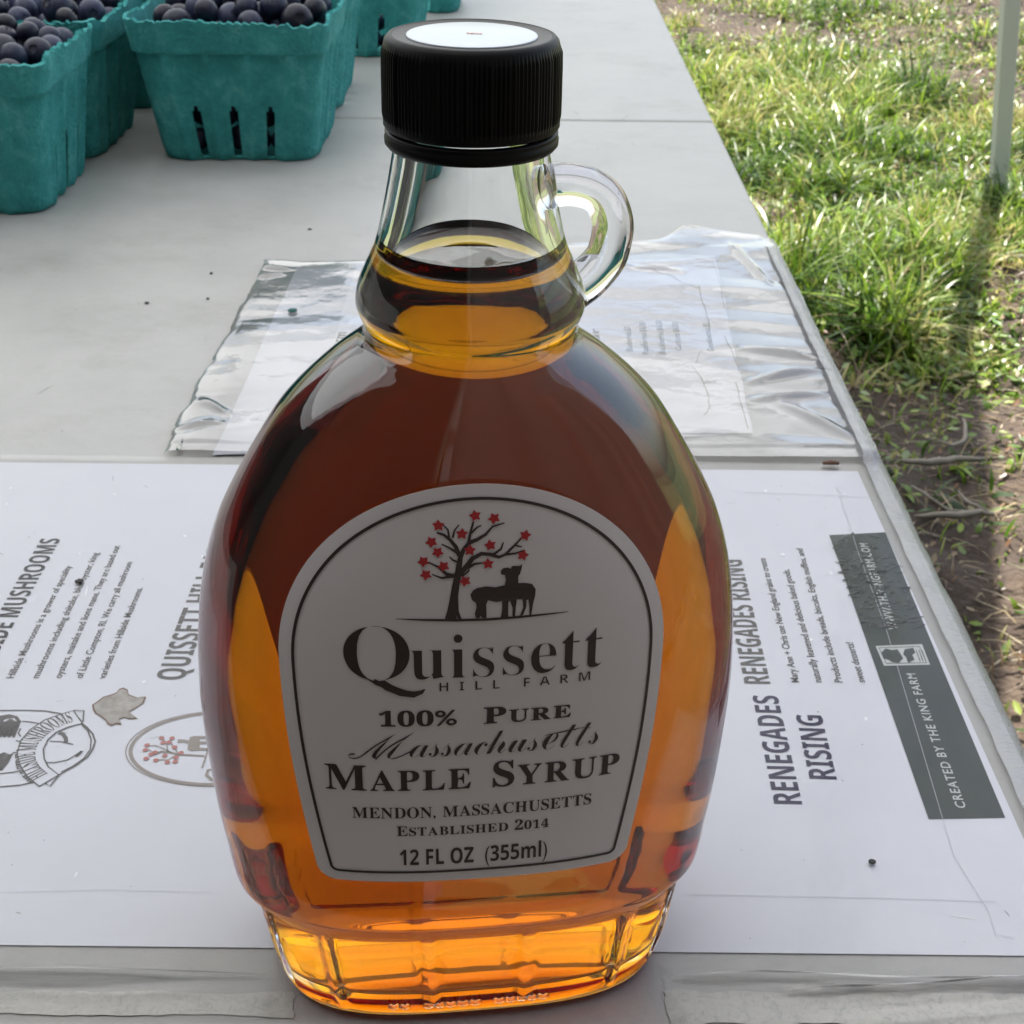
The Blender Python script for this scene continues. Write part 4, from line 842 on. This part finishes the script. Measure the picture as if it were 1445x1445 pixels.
def basket_shell(seed):
    rn = random.Random(seed); H = .083; b2, t2 = .0475, .0590; rows = []
    zsx = [0, .0015, .004]+list(np.linspace(.007, .040, 12))+list(np.linspace(.044, .0655, 7))+[.0662, .069, .074, .079, H]
    slots = [13/60, .5, 47/60]; hw = .055
    ph = rn.random()*6
    for z in zsx:
        k = z/H; hb = b2+(t2-b2)*k; hb -= .0016*math.exp(-z/.0018); row = []
        rr = .012
        for (x, y, side, s, nx_, ny_) in perim(hb, hb, rr, NS):
            off = 0
            if s >= 0:
                rb = max(math.exp(-((s-c_)/.035)**2) for c_ in (.08, .36, .64, .92)); off += .0021*rb*(1 if z < .066 else 0)   # upright ribs
                off -= .0009*max(math.exp(-((s-c_)/.06)**2) for c_ in slots)*(z < .06)
                off += .0006*math.sin(ph+s*7+side*2)
            if z > .0658: off += .0021                                        # turned-out rim band
            zz = z
            if z == H: zz += .0016*math.sin(ph+side*1.3+s*3.1)+rn.uniform(-.0009, .0011)+(rn.random() < .12)*rn.uniform(0, .0022)
            if z > .07 and s >= 0: off += .0011*math.sin(ph*2+s*11+side)*((z-.066)/.017)
            row.append((x+nx_*off, y+ny_*off, zz))
        rows.append(row)
    n = len(rows[0]); V = [p for r_ in rows for p in r_]; F = []; info = perim(1, 1, .1, NS)
    for i in range(len(rows)-1):
        for j in range(n):
            s0 = info[j][3]; s1 = info[(j+1) % n][3]; z0 = zsx[i]
            if s0 >= 0 and s1 > s0:
                m_ = (s0+s1)/2; d = min(abs(m_-c_) for c_ in slots); top = .036-.006*(d/.03)**2+(.004 if abs(m_-.5) > .1 else 0)*0
                if .001 < z0 < .0335 and d < (.031 if z0 < .0305 else .012): continue
            F.append((i*n+j, i*n+(j+1) % n, (i+1)*n+(j+1) % n, (i+1)*n+j))
    F.append(tuple(range(n))[::-1]); return V, F
def make_basket(seed, label, loc, rz):
    root = empty('berry_basket', loc, rz); tag(root, label, 'basket', 'teal pulp berry baskets')
    V, F = basket_shell(seed); n = 4*(NS+6)
    Fb = [f for f in F if min(f)//n < 21 or len(f) > 4]; Fr = [f for f in F if not (min(f)//n < 21 or len(f) > 4)]
    o = mesh_obj('wall', V, Fb, M['pulp'], root); sm = o.modifiers.new('s', 'SOLIDIFY'); sm.thickness = .0016; sm.offset = -1; es = o.modifiers.new('e', 'EDGE_SPLIT'); es.split_angle = R(38)
    o = mesh_obj('rim', V, Fr, M['pulp'], root); sm = o.modifiers.new('s', 'SOLIDIFY'); sm.thickness = .0024; sm.offset = -1; es = o.modifiers.new('e', 'EDGE_SPLIT'); es.split_angle = R(38)
    for ob in root.children:
        bm = bmesh.new(); bm.from_mesh(ob.data); bmesh.ops.delete(bm, geom=[v for v in bm.verts if not v.link_faces], context='VERTS'); bm.to_mesh(ob.data); bm.free()
    return root
BK = [('teal pulp basket of blueberries nearest at the left edge of the table', -.3075, .7885, 1.5, 'nearest left', True),
      ('teal basket of blueberries standing directly behind the nearest left one', -.3060, .9010, -1.0, 'second left', True),
      ('teal basket of blueberries with three open slots left of the bottle cap', -.1720, .9010, 0.0, 'middle front', True),
      ('teal basket pressed close behind the one with three open front slots', -.1730, 1.0280, 1.0, 'middle second', True),
      ('teal basket third in the row just left of the black bottle cap', -.1310, 1.2100, -.5, 'middle third', False),
      ('farthest teal basket whose foot shows just above the bottle cap', -.1050, 1.4100, 0.0, 'middle fourth', False),
      ('shaded teal basket in the gap between the left and middle rows', -.3000, 1.0300, .5, 'left third', True)]
bm = bmesh.new(); bmesh.ops.create_uvsphere(bm, u_segments=24, v_segments=16, radius=1)
for v in bm.verts:
    r = math.hypot(v.co.x, v.co.y); v.co.z *= .88
    if v.co.z > 0: v.co.z -= .13*math.exp(-(r/.26)**2)
bme = bpy.data.meshes.new('blueberry'); bm.to_mesh(bme); bm.free(); bme.polygons.foreach_set('use_smooth', [True]*len(bme.polygons)); bme.materials.append(M['berry'])
cv = []; cf = []; k = 10                                          # star-shaped crown
for j in range(k):
    a = 2*math.pi*j/k; r = .34 if j % 2 == 0 else .24; z = .90 if j % 2 == 0 else .80
    cv += [(.13*math.cos(a), .13*math.sin(a), .74), (.23*math.cos(a), .23*math.sin(a), .80), (r*math.cos(a), r*math.sin(a), z)]
for j in range(k):
    q = (j+1) % k; cf += [(3*j, 3*q, 3*q+1, 3*j+1), (3*j+1, 3*q+1, 3*q+2, 3*j+2)]
cf.append(tuple(3*j for j in range(k)))
cme = bpy.data.meshes.new('crown'); cme.from_pydata(cv, [], cf); cme.update(); cme.materials.append(M['berry_dark'])
def berry(p, r, label, grp):
    o = bpy.data.objects.new('blueberry', bme); COL.objects.link(o); o.location = p; o.scale = (r, r, r)
    o.rotation_euler = (random.gauss(.3, .9), random.gauss(0, .8), random.random()*6.28); tag(o, label, 'blueberry', grp)
    c = bpy.data.objects.new('crown', cme); COL.objects.link(c); c.parent = o
def fill(cx, cy_, rz, where, label, seed):
    rn = random.Random(seed); B = []; H = .083
    def inside(z): return .0475+(.059-.0475)*min(z, H)/H-.0025
    for q in range(150):
        r = rn.uniform(.0064, .0105); best = None
        for tr_ in range(14):
            lim = inside(.075)-r; x, y = rn.uniform(-lim, lim), rn.uniform(-lim, lim); z = .034+r
            for (bx, by, bz, br_) in B:
                d2 = (x-bx)**2+(y-by)**2; s_ = (r+br_)*.97
                if d2 < s_*s_: z = max(z, bz+math.sqrt(s_*s_-d2))
            lim2 = inside(z)-r
            if abs(x) > lim2 or abs(y) > lim2: continue
            if best is None or z < best[2]: best = (x, y, z, r)
        if best and best[2] < .084+.010*(1-max(abs(best[0]), abs(best[1]))/.05): B.append(best)
    vis = []
    for b in B:   # keep those that nothing covers from above
        cover = sum(1 for o in B if o[2] > b[2]+.004 and math.hypot(o[0]-b[0], o[1]-b[1]) < (o[3]+b[3])*.55)
        if b[2] > .052 and cover < 2: vis.append(b)
    c_, s_ = math.cos(rz), math.sin(rz)
    for x, y, z, r in vis:
        zone = ('front' if y < -.018 else 'back' if y > .018 else 'middle')+(' left' if x < -.018 else ' right' if x > .018 else ' centre')
        size = 'large' if r > .0092 else 'small' if r < .0076 else 'medium sized'; lay = 'topmost' if z > .082 else 'lower' if z < .072 else 'upper'
        berry((cx+c_*x-s_*y, cy_+s_*x+c_*y, z), r, size+' '+lay+' blueberry at the '+zone.replace('middle centre', 'very middle')+' of the heap in '+label, 'blueberries heaped in the baskets')
    return len(vis)
for k, (lb, x, y, rz, wh, full) in enumerate(BK):
    make_basket(100+k, lb, (x, y, .0004), R(rz))
    L_ = {'nearest left': 'the nearest left basket', 'second left': 'the second left basket', 'middle front': 'the three slot basket'}.get(wh, '')
    if full and wh not in ('left third', 'middle second'): fill(x, y, R(rz), wh, L_, 50+k)
    # berries seen through the slots of the front wall
    if wh in ('middle front', 'nearest left', 'middle third'):
        for q in range(14):
            r = random.uniform(.0068, .0082); row = q//7
            berry((x-.038+(q % 7)*.0127+.004*row, y-.0475+.0040+r+row*.003, .004+r+row*.0135), r, ('lower' if row == 0 else 'upper')+' blueberry '+['behind the left slot', 'just right of the left slot', 'left of the middle slot', 'behind the middle slot', 'right of the middle slot', 'just left of the right slot', 'behind the right slot'][q % 7]+' of the '+{'middle front': 'three slot basket', 'nearest left': 'nearest left basket', 'middle third': 'basket beside the cap'}[wh], 'blueberries behind the basket slots')
print('objects', len(bpy.data.objects))
